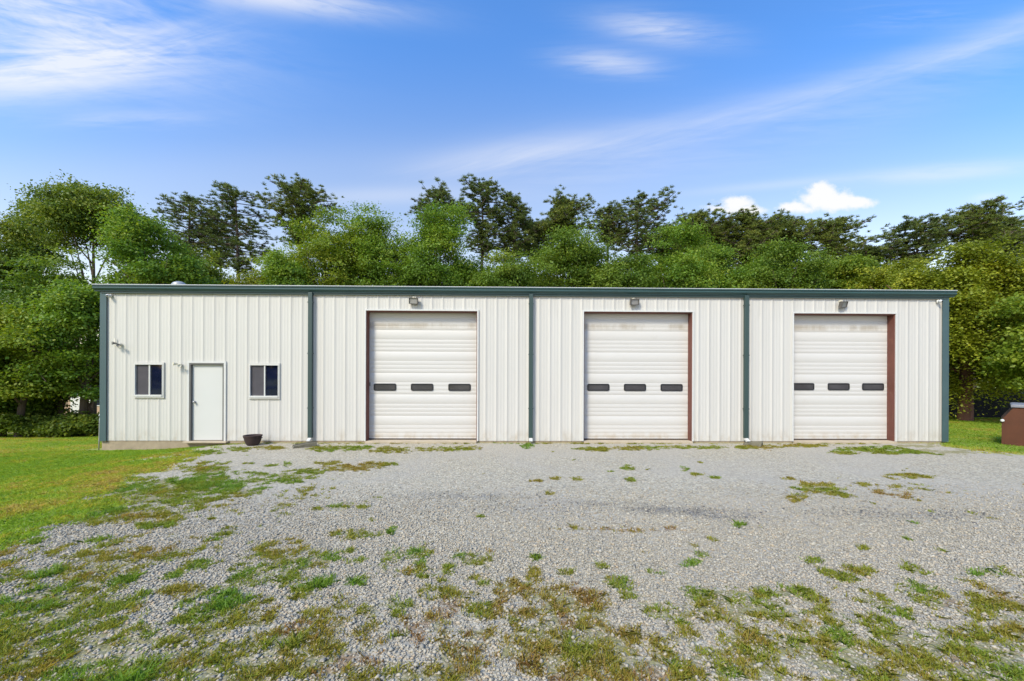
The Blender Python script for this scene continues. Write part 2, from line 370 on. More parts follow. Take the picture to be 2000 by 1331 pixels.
# (u, v, half width, half height, amount, dryness): where weeds come up through the gravel
SOFT = [(200, 1110, 280, 70, .46, .65), (120, 1190, 280, 80, .50, .55), (430, 955, 130, 40, .48, .4), (540, 1120, 160, 90, .40, .6), (620, 985, 160, 50, .22, .6), (620, 1240, 120, 50, .40, .5), (950, 1180, 200, 80, .28, .5), (1330, 1240, 150, 60, .34, .5), (1700, 1180, 200, 60, .30, .5), (700, 1110, 130, 60, .24, .5),
        (60, 1290, 420, 110, .62, .55), (330, 1300, 260, 70, .60, .5), (230, 1190, 200, 70, .50, .5), (430, 1180, 120, 60, .50, .5), (90, 1090, 170, 60, .42, .7), (330, 1060, 170, 50, .34, .8),
        (330, 965, 170, 45, .62, .35), (250, 1000, 170, 45, .56, .45), (420, 920, 90, 30, .5, .35), (480, 1090, 130, 60, .36, .8), (560, 1150, 120, 60, .30, .6), (600, 1060, 130, 40, .25, .7),
        (760, 1220, 140, 70, .34, .5), (900, 1290, 120, 60, .30, .4), (1080, 1190, 130, 70, .40, .5), (1120, 1270, 150, 60, .50, .45), (1260, 1300, 140, 50, .46, .5),
        (1440, 1190, 120, 40, .48, .6), (1600, 1200, 70, 30, .38, .5), (1480, 1270, 120, 50, .42, .5), (1620, 1270, 140, 50, .48, .5), (1790, 1290, 180, 70, .55, .5), (1950, 1290, 140, 90, .62, .55),
        (1950, 1180, 90, 60, .40, .6), (1830, 1170, 90, 40, .32, .5), (640, 1300, 160, 60, .34, .5), (780, 1320, 160, 40, .32, .8), (560, 1270, 80, 40, .40, .4), (480, 1000, 150, 40, .18, .6),
        (680, 1050, 100, 24, .26, .8), (1600, 955, 60, 22, .38, .7), (1780, 935, 90, 14, .28, .8), (1750, 955, 160, 26, .16, .8)]
# definite patches: (u, v, half width, half height, dryness)
HARD = [(640, 878, 42, 6, .35), (690, 876, 44, 5, .35), (760, 880, 40, 6, .6), (860, 878, 60, 4.5, .65), (915, 876, 24, 4, .6), (735, 909, 36, 6, .75), (680, 915, 50, 6, .7), (640, 905, 26, 4, .5),
        (600, 922, 36, 6, .45), (555, 940, 40, 5, .4), (560, 930, 34, 4, .45), (512, 928, 20, 4, .45), (500, 938, 22, 4, .5), (560, 908, 9, 5, .3), (600, 933, 26, 4, .4),
        (700, 1045, 36, 9, .55), (768, 1037, 10, 9, .2), (825, 1095, 18, 15, .25), (828, 1128, 16, 6, .4), (775, 1082, 14, 4, .15), (690, 1140, 24, 6, .1), (1040, 1092, 14, 6, .1), (740, 1103, 9, 5, .5),
        (925, 1132, 12, 7, .5), (985, 1155, 28, 13, .5), (1045, 1120, 16, 10, .5), (1105, 1120, 14, 8, .25), (1175, 1107, 16, 7, .35), (1195, 1135, 24, 8, .4), (1290, 1118, 20, 7, .4), (1230, 1160, 22, 14, .4),
        (725, 1195, 34, 15, .45), (715, 1225, 30, 14, .4), (800, 1235, 22, 14, .15), (767, 1242, 16, 9, .15), (887, 1242, 20, 11, .1), (895, 1270, 28, 16, .35), (1045, 1165, 24, 12, .5), (1030, 1205, 30, 14, .5),
        (1130, 1200, 38, 12, .5), (1130, 1228, 48, 9, .5), (1045, 1235, 20, 22, .3), (1025, 1275, 20, 14, .1), (1100, 1285, 40, 16, .4), (1165, 1272, 50, 14, .4), (1040, 1315, 40, 14, .5), (1185, 1300, 36, 14, .5), (1280, 1305, 40, 10, .45),
        (1348, 1098, 22, 8, .2), (1375, 1085, 14, 5, .25), (1587, 1097, 22, 6, .2), (1485, 1162, 26, 13, .6), (1370, 1195, 48, 18, .65), (1455, 1192, 56, 9, .65), (1600, 1195, 28, 12, .5), (1645, 1225, 20, 6, .15),
        (1910, 1120, 50, 10, .15), (1760, 1150, 14, 7, .5), (1805, 1152, 18, 6, .6), (1835, 1175, 22, 12, .45), (1440, 1250, 34, 22, .5), (1560, 1262, 46, 18, .5), (1425, 1310, 34, 18, .15), (1600, 1255, 30, 20, .5),
        (1725, 1235, 42, 14, .45), (1765, 1310, 70, 20, .5), (1920, 1315, 80, 22, .5), (1610, 1320, 70, 18, .5), (1985, 1240, 40, 40, .5), (1350, 1255, 26, 12, .5),
        (1445, 1026, 12, 5, .1), (1620, 958, 26, 4.5, .5), (1615, 948, 20, 3.5, .7), (1690, 947, 14, 4, .55), (1795, 932, 26, 4, .7), (1555, 975, 18, 8, .7), (1630, 966, 20, 4, .7), (1765, 928, 30, 2.5, .8),
        (1225, 915, 14, 5, .5), (1362, 926, 12, 4, .4), (1395, 934, 12, 2.5, .2), (1335, 917, 9, 4, .2), (1073, 965, 12, 5, .5), (1047, 940, 14, 3, .5), (1085, 935, 10, 3, .5), (1232, 938, 9, 4, .6), (1127, 937, 8, 4, .4),
        (435, 948, 36, 8, .2), (400, 955, 40, 6, .25), (360, 945, 50, 9, .25), (300, 1030, 30, 6, .2), (330, 1025, 24, 5, .25), (240, 1012, 10, 6, .2), (1120, 1035, 60, 3, 1.0), (1180, 1035, 70, 4, 1.0), (1240, 1038, 50, 4, .9), (1305, 1035, 18, 5, .9),
        (700, 1290, 60, 18, 1.0), (730, 1270, 40, 10, 1.0), (970, 1280, 30, 10, .95), (1470, 1255, 20, 10, .9), (560, 1310, 60, 18, .4), (640, 1318, 30, 10, .9), (1030, 873, 12, 5, .2), (1165, 878, 40, 4, .4), (1250, 876, 60, 4, .45), (1360, 874, 70, 3.5, .55), (1480, 874, 60, 3.5, .6), (1570, 872, 60, 3, .75),
        (1690, 878, 60, 5, .3), (1650, 884, 30, 4, .3), (1735, 885, 30, 4, .3), (1790, 882, 40, 5, .35), (1850, 884, 60, 6, .35), (1780, 872, 60, 3, .3), (1820, 866, 16, 4, .2), (465, 878, 26, 4, .35), (530, 876, 30, 4, .45), (400, 884, 40, 4, .3)]
def _minis():
    r = np.random.default_rng(19); out = []
    while len(out) < 520:
        u, v = r.uniform(-20, 2020), 878 + 470 * r.random() ** 1.0
        a = .035
        for (cu, cv, ru, rv, am, d) in SOFT: a = max(a, am * .9 * math.exp(-(((u - cu) / ru) ** 2 + ((v - cv) / rv) ** 2)))
        if r.random() > a: continue
        p = on_ground(u, v); base = a < .06
        out.append((p.x, p.y, r.uniform(.025, .06) if base else r.uniform(.04, .15), r.choice([.92, .6, .45]) if base else r.choice([.2, .35, .4, .5, .5, .55, .6, .65, .9])))
    return out
MINI = []
def cover(x, y):
    """lawn amount, weed amount and dryness of the ground at x, y"""
    x = np.asarray(x, float); y = np.asarray(y, float)
    P = np.stack([x, y, ground_z(x, y)], 1); u, v = project(P)
    front = y < -0.02
    n = fbm(x * 1.1, y * 1.1, 21, 4); nf = fbm(x * 4.5, y * 4.5, 33, 3); nb = fbm(x * 0.5 + 9, y * 0.5, 3, 3)
    edge = seg_u(v, LAWN_EDGE) + (n - 0.5) * 190 + (nf - .5) * 130
    lawn = np.where(front, sstep(edge - u, -30, 55), 0.0)
    # strip of lawn at the right end: starts beyond the corner
    eR = 884 + (n - .5) * 16 + (nf - .5) * 6 - 14 * sstep(u, 1930, 1800) + sstep(u, 1900, 2050) * 8
    lawnR = sstep(eR - v, -1.5, 3.0) * sstep(u, 1828, 1852)
    lawn = np.where(front, np.maximum(lawn, lawnR), 1.0)
    far_left = x < -9.5
    lawn = np.where(far_left & (y > -3.2), 1.0, lawn)
    amt = np.zeros_like(x); dry = np.full_like(x, 0.5); wsum = np.full_like(x, 1e-3); dsum = np.full_like(x, .5e-3)
    for (cu, cv, ru, rv, a, d) in SOFT:
        g = np.exp(-(((u - cu) / ru) ** 2 + ((v - cv) / rv) ** 2)); amt = np.maximum(amt, min(1, a * 1.38) * g); wsum += g; dsum += g * d
    dry = dsum / wsum
    nh = fbm(x * 13, y * 13, 43, 2); n2 = fbm(x * 2.1 + 3, y * 2.1, 27, 4); blot = 0.22 * n + 0.34 * n2 + 0.24 * nf + 0.20 * nh
    weed = sstep(blot - (0.70 - 0.40 * amt), -0.04, 0.06) * (amt > .05)
    for (cu, cv, ru, rv, d) in HARD:
        near = (np.abs(u - cu) < ru * 1.6) & (np.abs(v - cv) < rv * 1.8)
        if not near.any(): continue
        q = ((u[near] - cu) / ru) ** 2 + ((v[near] - cv) / rv) ** 2 + (nf[near] - .5) * 1.8 + (n[near] - .5) * .8 + (nh[near] - .5) * 2.2
        g = sstep(1.15 - q, 0.0, 0.55); w0 = weed[near]; dd = dry[near]
        weed[near] = np.maximum(w0, g); dry[near] = np.where(g > .3, d, dd)
    if not MINI: MINI.extend(_minis())
    for (cx, cy, cr, d) in MINI:
        near = np.abs(x - cx) < cr * 1.7; near &= np.abs(y - cy) < cr * 1.7
        if not near.any(): continue
        q = (x[near] - cx) ** 2 / cr ** 2 + (y[near] - cy) ** 2 / cr ** 2 + (nh[near] - .5) * 2.4 + (nf[near] - .5)
        g = sstep(1.2 - q, 0.0, .5); w0 = weed[near]; dd = dry[near]
        weed[near] = np.maximum(w0, g); dry[near] = np.where(g > .3, d, dd)
    outside = (u < -60) | (u > 2060) | (v > 1345)
    weed = np.where(outside & (v > 880), sstep(blot, .58, .66), weed)
    # thin foot of weeds along the slab
    foot = (y > -0.22) & (y < -0.02) & (np.abs(x) < 12)
    weed = np.where(foot, np.maximum(weed, sstep(nf, .45, .6) * .7), weed)
    return lawn, np.where(front, weed * (1 - lawn), 0.0), np.clip(dry + (nb - .5) * .5, 0, 1)

def axis(a, b, step, out, grow=1.28):
    m = list(np.arange(a, b + 1e-6, step)); s = step; hi = []; x = m[-1]
    while x < out: s *= grow; x += s; hi.append(x)
    lo = []; s = step; x = m[0]
    while x > -out: s *= grow; x -= s; lo.append(x)
    return np.array(lo[::-1] + m + hi)
def build_ground():
    xs = axis(-14.0, 15.0, 0.085, 900); ys = axis(-10.2, 1.0, 0.085, 900)
    X, Y = np.meshgrid(xs, ys); x, y = X.ravel(), Y.ravel()
    z = ground_z(x, y); z[(np.abs(x) > 60) | (np.abs(y) > 60)] -= 0.0
    lawn, weed, dry = cover(x, y)
    nx, ny = len(xs), len(ys)
    i = np.arange(nx - 1); j = np.arange(ny - 1); I, J = np.meshgrid(i, j); a = (J * nx + I).ravel()
    Fc = np.stack([a, a + 1, a + nx + 1, a + nx], 1)
    V = np.stack([x, y, z], 1)
    fl = lawn[Fc].mean(1) > 0.5
    m = ground_mat()
    for name, sel in (('lawn', fl), ('gravel_lot', ~fl)):
        f = Fc[sel]; used, inv = np.unique(f, return_inverse=True)
        me = npmesh(name, V[used], inv.reshape(f.shape), smooth=True)
        for nm, arr in (('grassy', np.maximum(lawn, weed * .66)[used]), ('dry', dry[used]), ('lawnness', lawn[used])):
            at = me.attributes.new(nm, 'FLOAT', 'POINT'); at.data.foreach_set('value', arr.astype(np.float32))
        o = link(name, me, m)
        tag(o, {'lawn': 'green mown lawn beside and behind the metal building', 'gravel_lot': 'pale grey crushed gravel lot in front of the garage doors'}[name], 'ground', kind='structure')
STAINS = ((1330, 998, .75, 0.20, .85, -6), (1410, 1008, .6, .15, .6, -5), (1180, 985, .9, .14, .4, -4), (905, 970, 0.95, .20, .45, -4), (840, 966, .6, .14, .35, -2), (1780, 1005, 1.3, .22, .35, -4), (1560, 960, 1.2, .2, .12, 0), (1020, 990, 1.6, .3, .2, -3))
def ground_mat():
    m, nt, bs = mat_new('gravel_and_soil'); co = objco(nt)
    def att(n):
        a = nt.nodes.new('ShaderNodeAttribute'); a.attribute_name = n; return E(nt, a.outputs['Fac'])
    vo = nt.nodes.new('ShaderNodeTexVoronoi'); vo.inputs['Scale'].default_value = 36; nt.links.new(co, vo.inputs['Vector'])
    vs = nt.nodes.new('ShaderNodeSeparateColor'); nt.links.new(vo.outputs['Color'], vs.inputs[0])
    cell = E(nt, vs.outputs[0]); cell2 = E(nt, vs.outputs[1]); dist = E(nt, vo.outputs['Distance'])
    big = noise_e(nt, co, 0.35, 5, 0.55); mid = noise_e(nt, co, 1.6, 6, 0.6)
    stone = ramp_node(nt, cell, [(0.0, (0.240, 0.213, 0.155)), (0.25, (0.345, 0.308, 0.231)), (0.7, (0.435, 0.388, 0.288)), (1.0, (0.575, 0.515, 0.390))])
    stone = mixc(nt, cell2.gt(0.84) * 0.5, stone, (0.42, 0.33, 0.23))
    stone = mixc(nt, cell2._op('LESS_THAN', 0.13) * 0.5, stone, (0.27, 0.27, 0.255))
    stone = mixc(nt, big.ramp(0.42, 0.62) * 0.55, stone, (0.40, 0.362, 0.30), 'MIX')
    stone = mixc(nt, mid.ramp(0.56, 0.74) * 0.35, stone, (0.315, 0.305, 0.265))
    # dark patches where tyres and oil have stained the stone
    sp = nt.nodes.new('ShaderNodeSeparateXYZ'); nt.links.new(co, sp.inputs[0]); px, py = E(nt, sp.outputs[0]), E(nt, sp.outputs[1])
    st = None
    for (u, v, rx, ry, a, ang) in STAINS:
        p = on_ground(u, v); c, s = math.cos(R(ang)), math.sin(R(ang)); dx = px - p.x; dy = py - p.y
        a_ = (dx * c + dy * s) / rx; b_ = (dy * c - dx * s) / ry
        g = ((a_ * a_ + b_ * b_) * -1.0).exp() * a
        st = g if st is None else st.max(g)
    st = st * (noise_e(nt, co, 5, 6, 0.65).ramp(0.3, 0.62))
    stone = mixc(nt, st, stone, (0.115, 0.115, 0.12))
    soil = ramp_node(nt, noise_e(nt, co, 9, 6, .65), [(0.3, (0.11, 0.085, 0.045)), (0.7, (0.22, 0.165, 0.095))])
    gr = ramp_node(nt, noise_e(nt, co, 2.2, 6, .65), [(0.25, (0.24, 0.31, 0.028)), (0.6, (0.32, 0.345, 0.038)), (0.8, (0.37, 0.32, 0.06))])
    soilc = mixc(nt, att('lawnness').ramp(0.3, 0.9) * 0.62 + 0.30, soil, gr)
    rust = mixc(nt, att('dry').ramp(0.75, 1.0), soilc, (0.20, 0.125, 0.065))
    g = att('grassy'); edge = (g + (noise_e(nt, co, 26, 5, .7) - 0.5) * 1.5 + (g - 0.5).max(0.0) * 0.6).ramp(0.40, 0.85)
    col = mixc(nt, edge * 0.8, stone, rust)
    nt.links.new(col, bs.inputs['Base Color']); bs.inputs['Roughness'].default_value = 0.95; bs.inputs['Specular IOR Level'].default_value = 0.2
    bump(nt, bs, (dist * -1.0) + noise_e(nt, co, 60, 4) * 0.25, 0.7, 0.016)
    return m
build_ground()

def build_stones():
    """loose stones lying on the gravel near the camera: uncountable, one object"""
    N = 300000
    r = rng.uniform(-.6, 7.4, N * 2); keep = rng.random(N * 2) < np.clip(r / 6.2, .45, 1) ** 0.25 * (1 - sstep(r, 3.8, 7.4)) * sstep(r, -.6, .4); r = r[keep]
    # uniform per angle fan in front of the camera, denser close by
    x = CAM.x + rng.uniform(-1, 1, len(r)) * (2.2 + np.clip(r, 0, 9) * 1.25); y = CAM.y + r
    ok = np.abs(x) < 9; x, y = x[ok][:N], y[ok][:N]
    lawn, weed, dry = cover(x, y)
    ok = (lawn < .4) & (rng.random(len(x)) > weed * .7); x, y = x[ok], y[ok]
    n = len(x); z = ground_z(x, y)
    s = rng.lognormal(math.log(0.0085), 0.36, n).clip(0.0045, 0.021)
    base = np.array([(1, 0, .1), (.45, .85, 0), (-.6, .8, .1), (-1, -.1, 0), (-.4, -.9, .1), (.6, -.75, 0), (.15, .1, .75), (-.1, -.05, -.6)], float)
    Fi = []
    for k in range(6): Fi += [(k, (k + 1) % 6, 6), ((k + 1) % 6, k, 7)]
    Fi = np.array(Fi)
    V = base[None] * (1 + rng.uniform(-.28, .28, (n, 8, 3)))
    V = V * np.stack([s * rng.uniform(.9, 1.35, n), s * rng.uniform(.75, 1.1, n), s * rng.uniform(.7, 1.1, n)], 1)[:, None, :]
    a = rng.uniform(0, 2 * np.pi, n); b = rng.normal(0, .35, n)
    ca, sa, cb, sb = np.cos(a), np.sin(a), np.cos(b), np.sin(b)
    X = V[..., 0] * cb[:, None] - V[..., 2] * sb[:, None]; Z = V[..., 0] * sb[:, None] + V[..., 2] * cb[:, None]; Y = V[..., 1]
    V = np.stack([X * ca[:, None] - Y * sa[:, None] + x[:, None], X * sa[:, None] + Y * ca[:, None] + y[:, None], Z + (z + s * .35)[:, None]], -1)
    Fc = (Fi[None] + (np.arange(n) * 8)[:, None, None]).reshape(-1, 3)
    big = fbm(x * .35, y * .35, 71, 3)
    t = .15 + .85 * np.clip(rng.random(n) * .9 + (big - .5) * .3, 0, 1); st = np.zeros(n)
    for (u, v, rx, ry, a, ang) in STAINS:
        p = on_ground(u, v); c, s_ = math.cos(R(ang)), math.sin(R(ang)); dx, dy = x - p.x, y - p.y
        st = np.maximum(st, a * np.exp(-(((dx * c + dy * s_) / rx) ** 2 + ((dy * c - dx * s_) / ry) ** 2)))
    t = np.where(rng.random(n) < st * 1.1, t * .25, t)
    me = npmesh('gravel', V.reshape(-1, 3), Fc, np.repeat(t, 12))
    m, nt, bs = mat_new('gravel_stone')
    at = nt.nodes.new('ShaderNodeAttribute'); at.attribute_name = 'tint'
    c = ramp_node(nt, at.outputs['Fac'], [(0.0, (0.058, 0.057, 0.058)), (0.10, (0.127, 0.123, 0.121)), (0.150, (0.251, 0.225, 0.173)), (0.362, (0.368, 0.328, 0.251)), (0.575, (0.445, 0.395, 0.298)), (0.762, (0.485, 0.414, 0.295)), (0.830, (0.445, 0.333, 0.206)), (0.864, (0.524, 0.463, 0.350)), (1.000, (0.621, 0.557, 0.428))])
    c = mixc(nt, noise_e(nt, objco(nt), 130, 4, .6).ramp(.35, .7) * 0.3, c, (0.28, 0.27, 0.25))
    nt.links.new(c, bs.inputs['Base Color']); bs.inputs['Roughness'].default_value = 0.9; bs.inputs['Specular IOR Level'].default_value = .25
    tag(link('gravel', me, m), 'loose pale grey gravel stones scattered over the lot', 'gravel', kind='stuff')
build_stones()

def blades(name, x, y, h, w, tint, mat, label, cat, lean=0.5):
    n = len(x); z = ground_z(x, y) - 0.004
    a = rng.uniform(0, 2 * np.pi, n); b = rng.uniform(0, 2 * np.pi, n); l = np.abs(rng.normal(0, lean, n)) * h
    dx, dy = np.cos(a) * w / 2, np.sin(a) * w / 2
    B = np.stack([x, y, z], 1); D = np.stack([dx, dy, 0 * dx], 1)
    mid = B + np.stack([np.cos(b) * l * .35, np.sin(b) * l * .35, h * .6], 1); tip = B + np.stack([np.cos(b) * l, np.sin(b) * l, h * rng.uniform(.75, 1, n)], 1)
    V = np.stack([B - D, B + D, mid + D * .8, tip, mid - D * .8], 1).reshape(-1, 3)
    Fc = (np.array([[0, 1, 2, 3, 4]]) + (np.arange(n) * 5)[:, None])
    return tag(link(name, npmesh(name, V, Fc, np.clip(tint, 0.1, 1)), mat), label, cat, kind='stuff')
def build_grass():
    # lawn, left and right
    def field(x0, x1, y0, y1, n):
        return rng.uniform(x0, x1, n), rng.uniform(y0, y1, n)
    parts = [field(-13.5, -4.2, -8.5, 0, 330000), field(-24, -11.8, -4, 9, 150000), field(11.4, 29, -1.6, 11.5, 330000)]
    x = np.concatenate([p[0] for p in parts]); y = np.concatenate([p[1] for p in parts])
    lawn, weed, dry = cover(x, y); inb = (np.abs(x + .1) < 11.9) & (y > -.03)
    ok = (rng.random(len(x)) < lawn) & ~inb; x, y = x[ok], y[ok]
    n1 = fbm(x * .6, y * .6, 51, 3); n2 = fbm(x * 2.3, y * 2.3, 52, 3)
    n3 = fbm(x * 7, y * 7, 53, 2); h = rng.uniform(.018, .050, len(x)) * (0.45 + .6 * n2 + .6 * n3)
    blades('lawn_grass', x, y, h, rng.uniform(.006, .013, len(x)), .26 + (n1 - .42) * 1.5 + (n2 - .5) * 1.1 + (n3 - .5) * .8 + rng.normal(0, .16, len(x)), M['grass'], 'short green lawn grass around the metal building', 'grass', 1.2)
    # weeds in the gravel: tufts
    xs = rng.uniform(-9.5, 10.5, 560000); ys = CAM.y + 1.5 + (11.4 - 1.5) * rng.random(560000) ** 1.25
    ok = np.abs(xs) < (ys - CAM.y) * 1.35 + .4; xs, ys = xs[ok], ys[ok]
    lawn, weed, dry = cover(xs, ys); tuft = fbm(xs * 11, ys * 11, 61, 2)
    p = weed * sstep(tuft, .30, .62) * (1 - .75 * sstep(dry, .85, .98))
    ok = rng.random(len(xs)) < p * .95; xs, ys, d, tf = xs[ok], ys[ok], dry[ok], tuft[ok]
    dist = ys - CAM.y
    k = 5; xs = np.repeat(xs, k) + rng.normal(0, .012, len(xs) * k); ys = np.repeat(ys, k) + rng.normal(0, .012, len(ys) * k); d = np.repeat(d, k); tf = np.repeat(tf, k)
    gn = fbm(xs * 1.3, ys * 1.3, 63, 2)
    h = rng.uniform(.010, .042, len(xs)) * (.5 + tf) * (1.0 + .5 * (d < .22))
    blades('weed_tufts', xs, ys, h, rng.uniform(.004, .0085, len(xs)), d * .78 + .10 + (gn - .5) * .6 + rng.normal(0, .10, len(xs)), M['weed'], 'low olive and green weeds growing up through the gravel', 'weeds', 1.0)
build_grass()

# ------------------------------------------------------------------ the metal building
XL, XR = WX(202), WX(1846)
ZT = 4.15; DEPTH = 12.2; PITCH = 0.299
def rib_profile(x0, x1, origin):
    """breakpoints (x, projection) of the ribbed steel sheet between x0 and x1"""
    pts = []; k0 = int(math.floor((x0 - origin) / PITCH)) - 1
    per = [(0.0, 0), (0.013, .011), (0.030, .011), (0.043, 0), (0.118, 0), (0.126, .0016), (0.142, .0016), (0.150, 0), (0.200, 0), (0.208, .0016), (0.224, .0016), (0.232, 0)]
    k = k0
    while origin + k * PITCH < x1 + PITCH:
        pts += [(origin + k * PITCH + a, h) for a, h in per]; k += 1
    xs = np.array([p[0] for p in pts]); hs = np.array([p[1] for p in pts])
    inner = [(a, h) for a, h in pts if x0 + 1e-4 < a < x1 - 1e-4]
    return [(x0, float(np.interp(x0, xs, hs)))] + inner + [(x1, float(np.interp(x1, xs, hs)))]
ORIG = WX(222.5)
def sheet(regions, origin, to_world):
    V, Fc = [], []
    for (x0, x1, z0, z1) in regions:
        pr = rib_profile(x0, x1, origin); b = len(V)
        for (x, h) in pr: V += [to_world(x, h, z0), to_world(x, h, z1)]
        for i in range(len(pr) - 1): Fc.append((b + 2 * i, b + 2 * i + 2, b + 2 * i + 3, b + 2 * i + 1))
    return npmesh('wall', np.array(V), np.array(Fc))
GD = [(WX(715.5), WX(931.5), WZ(823, 608)), (WX(1140), WX(1351), WZ(1245, 610)), (WX(1549), WX(1747), WZ(1648, 613.5))]
MD = (WX(371), WX(439), WZ(405, 709.5))
WN = [(WX(264.5), WX(320.5), WZ(292, 775), WZ(292, 711)), (WX(488.5), WX(546), WZ(517, 777), WZ(517, 712.5))]
Z0 = 0.0

bld = thing('metal_building', 'long white ribbed steel workshop with green gutter and three garage doors', 'workshop', (0, 0, 0))
openings = [(a, b, -1, t) for a, b, t in GD] + [(MD[0], MD[1], -1, MD[2])] + WN
ed = sorted(set([XL, XR] + [o[0] for o in openings] + [o[1] for o in openings])); regs = []
for a, b in zip(ed, ed[1:]):
    mid = (a + b) / 2; hit = [o for o in openings if o[0] < mid < o[1]]
    if not hit: regs.append((a, b, Z0, ZT))
    else:
        o = hit[0]
        if o[2] > 0: regs.append((a, b, Z0, o[2]))
        regs.append((a, b, o[3], ZT))
front = link('wall', sheet(regs, ORIG, lambda x, h, z: (x, -h, z)), M['siding'], bld)
front['label'] = 'white ribbed steel front wall'
link('wall', sheet([(0.1, DEPTH - .1, Z0, ZT + .15)], 0.15, lambda y, h, z: (XL - .02 - h, y, z)), M['siding'], bld)
link('wall', sheet([(0.1, DEPTH - .1, Z0, ZT + .15)], 0.15, lambda y, h, z: (XR + .02 + h, y, z)), M['siding'], bld)
link('wall', sheet([(XL, XR, Z0, ZT)], ORIG, lambda x, h, z: (x, DEPTH + h, z)), M['siding'], bld)
# gable triangles close the ends under the roof
for x0, x1 in ((XL - .019, XL + .02), (XR - .02, XR + .019)): MB().prism([(0.1, ZT + .15), (DEPTH - .1, ZT + .15), (DEPTH / 2, ZT + .42)], 'x', x0, x1).build('gable', M['siding'], bld)
# slab edge
fnd = MB().box(XL - .05, XR + .05, .012, DEPTH + .05, -1.6, -.004, bev=.01)
fnd.build('foundation', M['concrete'], bld)
# roof, standing seams
rf = MB(); ey = -.165; ez = 4.250
for s in (0, 1):
    f = (lambda y: y) if s == 0 else (lambda y: DEPTH - y)
    rf.prism([(f(ey), ez), (f(ey), ez + .014), (f(DEPTH / 2), ez + .48), (f(DEPTH / 2), ez + .45)], 'x', XL - .17, XR + .17)
    x = XL - .1
    while x < XR + .1:
        rf.prism([(f(ey + .34), ez + .046), (f(ey + .34), ez + .072), (f(DEPTH / 2), ez + .507), (f(DEPTH / 2), ez + .477)], 'x', x, x + .05); x += .61
rf.build('roof', M['roof'], bld)
# box gutter with stepped face
gp = [(-.002, 4.085), (-.085, 4.085), (-.085, 4.104), (-.100, 4.118), (-.125, 4.132), (-.150, 4.160), (-.150, 4.178), (-.134, 4.188), (-.134, 4.214), (-.158, 4.224), (-.158, 4.246), (-.002, 4.246)]
MB().prism(gp, 'x', XL - .165, XR + .175).build('gutter', M['green'], bld)
MB().prism([(-.034, 4.035), (-.062, 4.035), (-.062, 4.083), (-.034, 4.083)], 'x', XL - .02, XR + .02).build('eave_trim', M['green_grey'], bld)
# corner trims
for xa, xb in ((XL - .055, XL + .115), (XR - .125, XR + .055)):
    t = MB(); t.box(xa, xb, -.048, -.033, -.01, 4.084)
    t.box(*( (xa, xa + .012) if xa < 0 else (xb - .012, xb)), -.0329, .16, -.01, 4.084)
    t.build('corner_trim', M['corner'], bld)
# downspouts
for uu in (609, 1036.5, 1454):
    x = WX(uu); d = MB().box(x - .056, x + .056, -.125, -.036, .10, 4.084, bev=.006)
    sp = d.build('downspout', M['green_grey'], bld)
    e = MB().prism([(-.123, .12), (-.040, .12), (-.04, .065), (-.19, -.005), (-.225, .035), (-.123, .085)], 'x', x - .046, x + .046, bev=.004)
    e.build('outlet', M['white_trim'], sp)
    for z in (.9, 2.4, 3.8): BOX('strap', M['green_grey'], sp, x - .068, x + .068, -.128, -.034, z, z + .03)
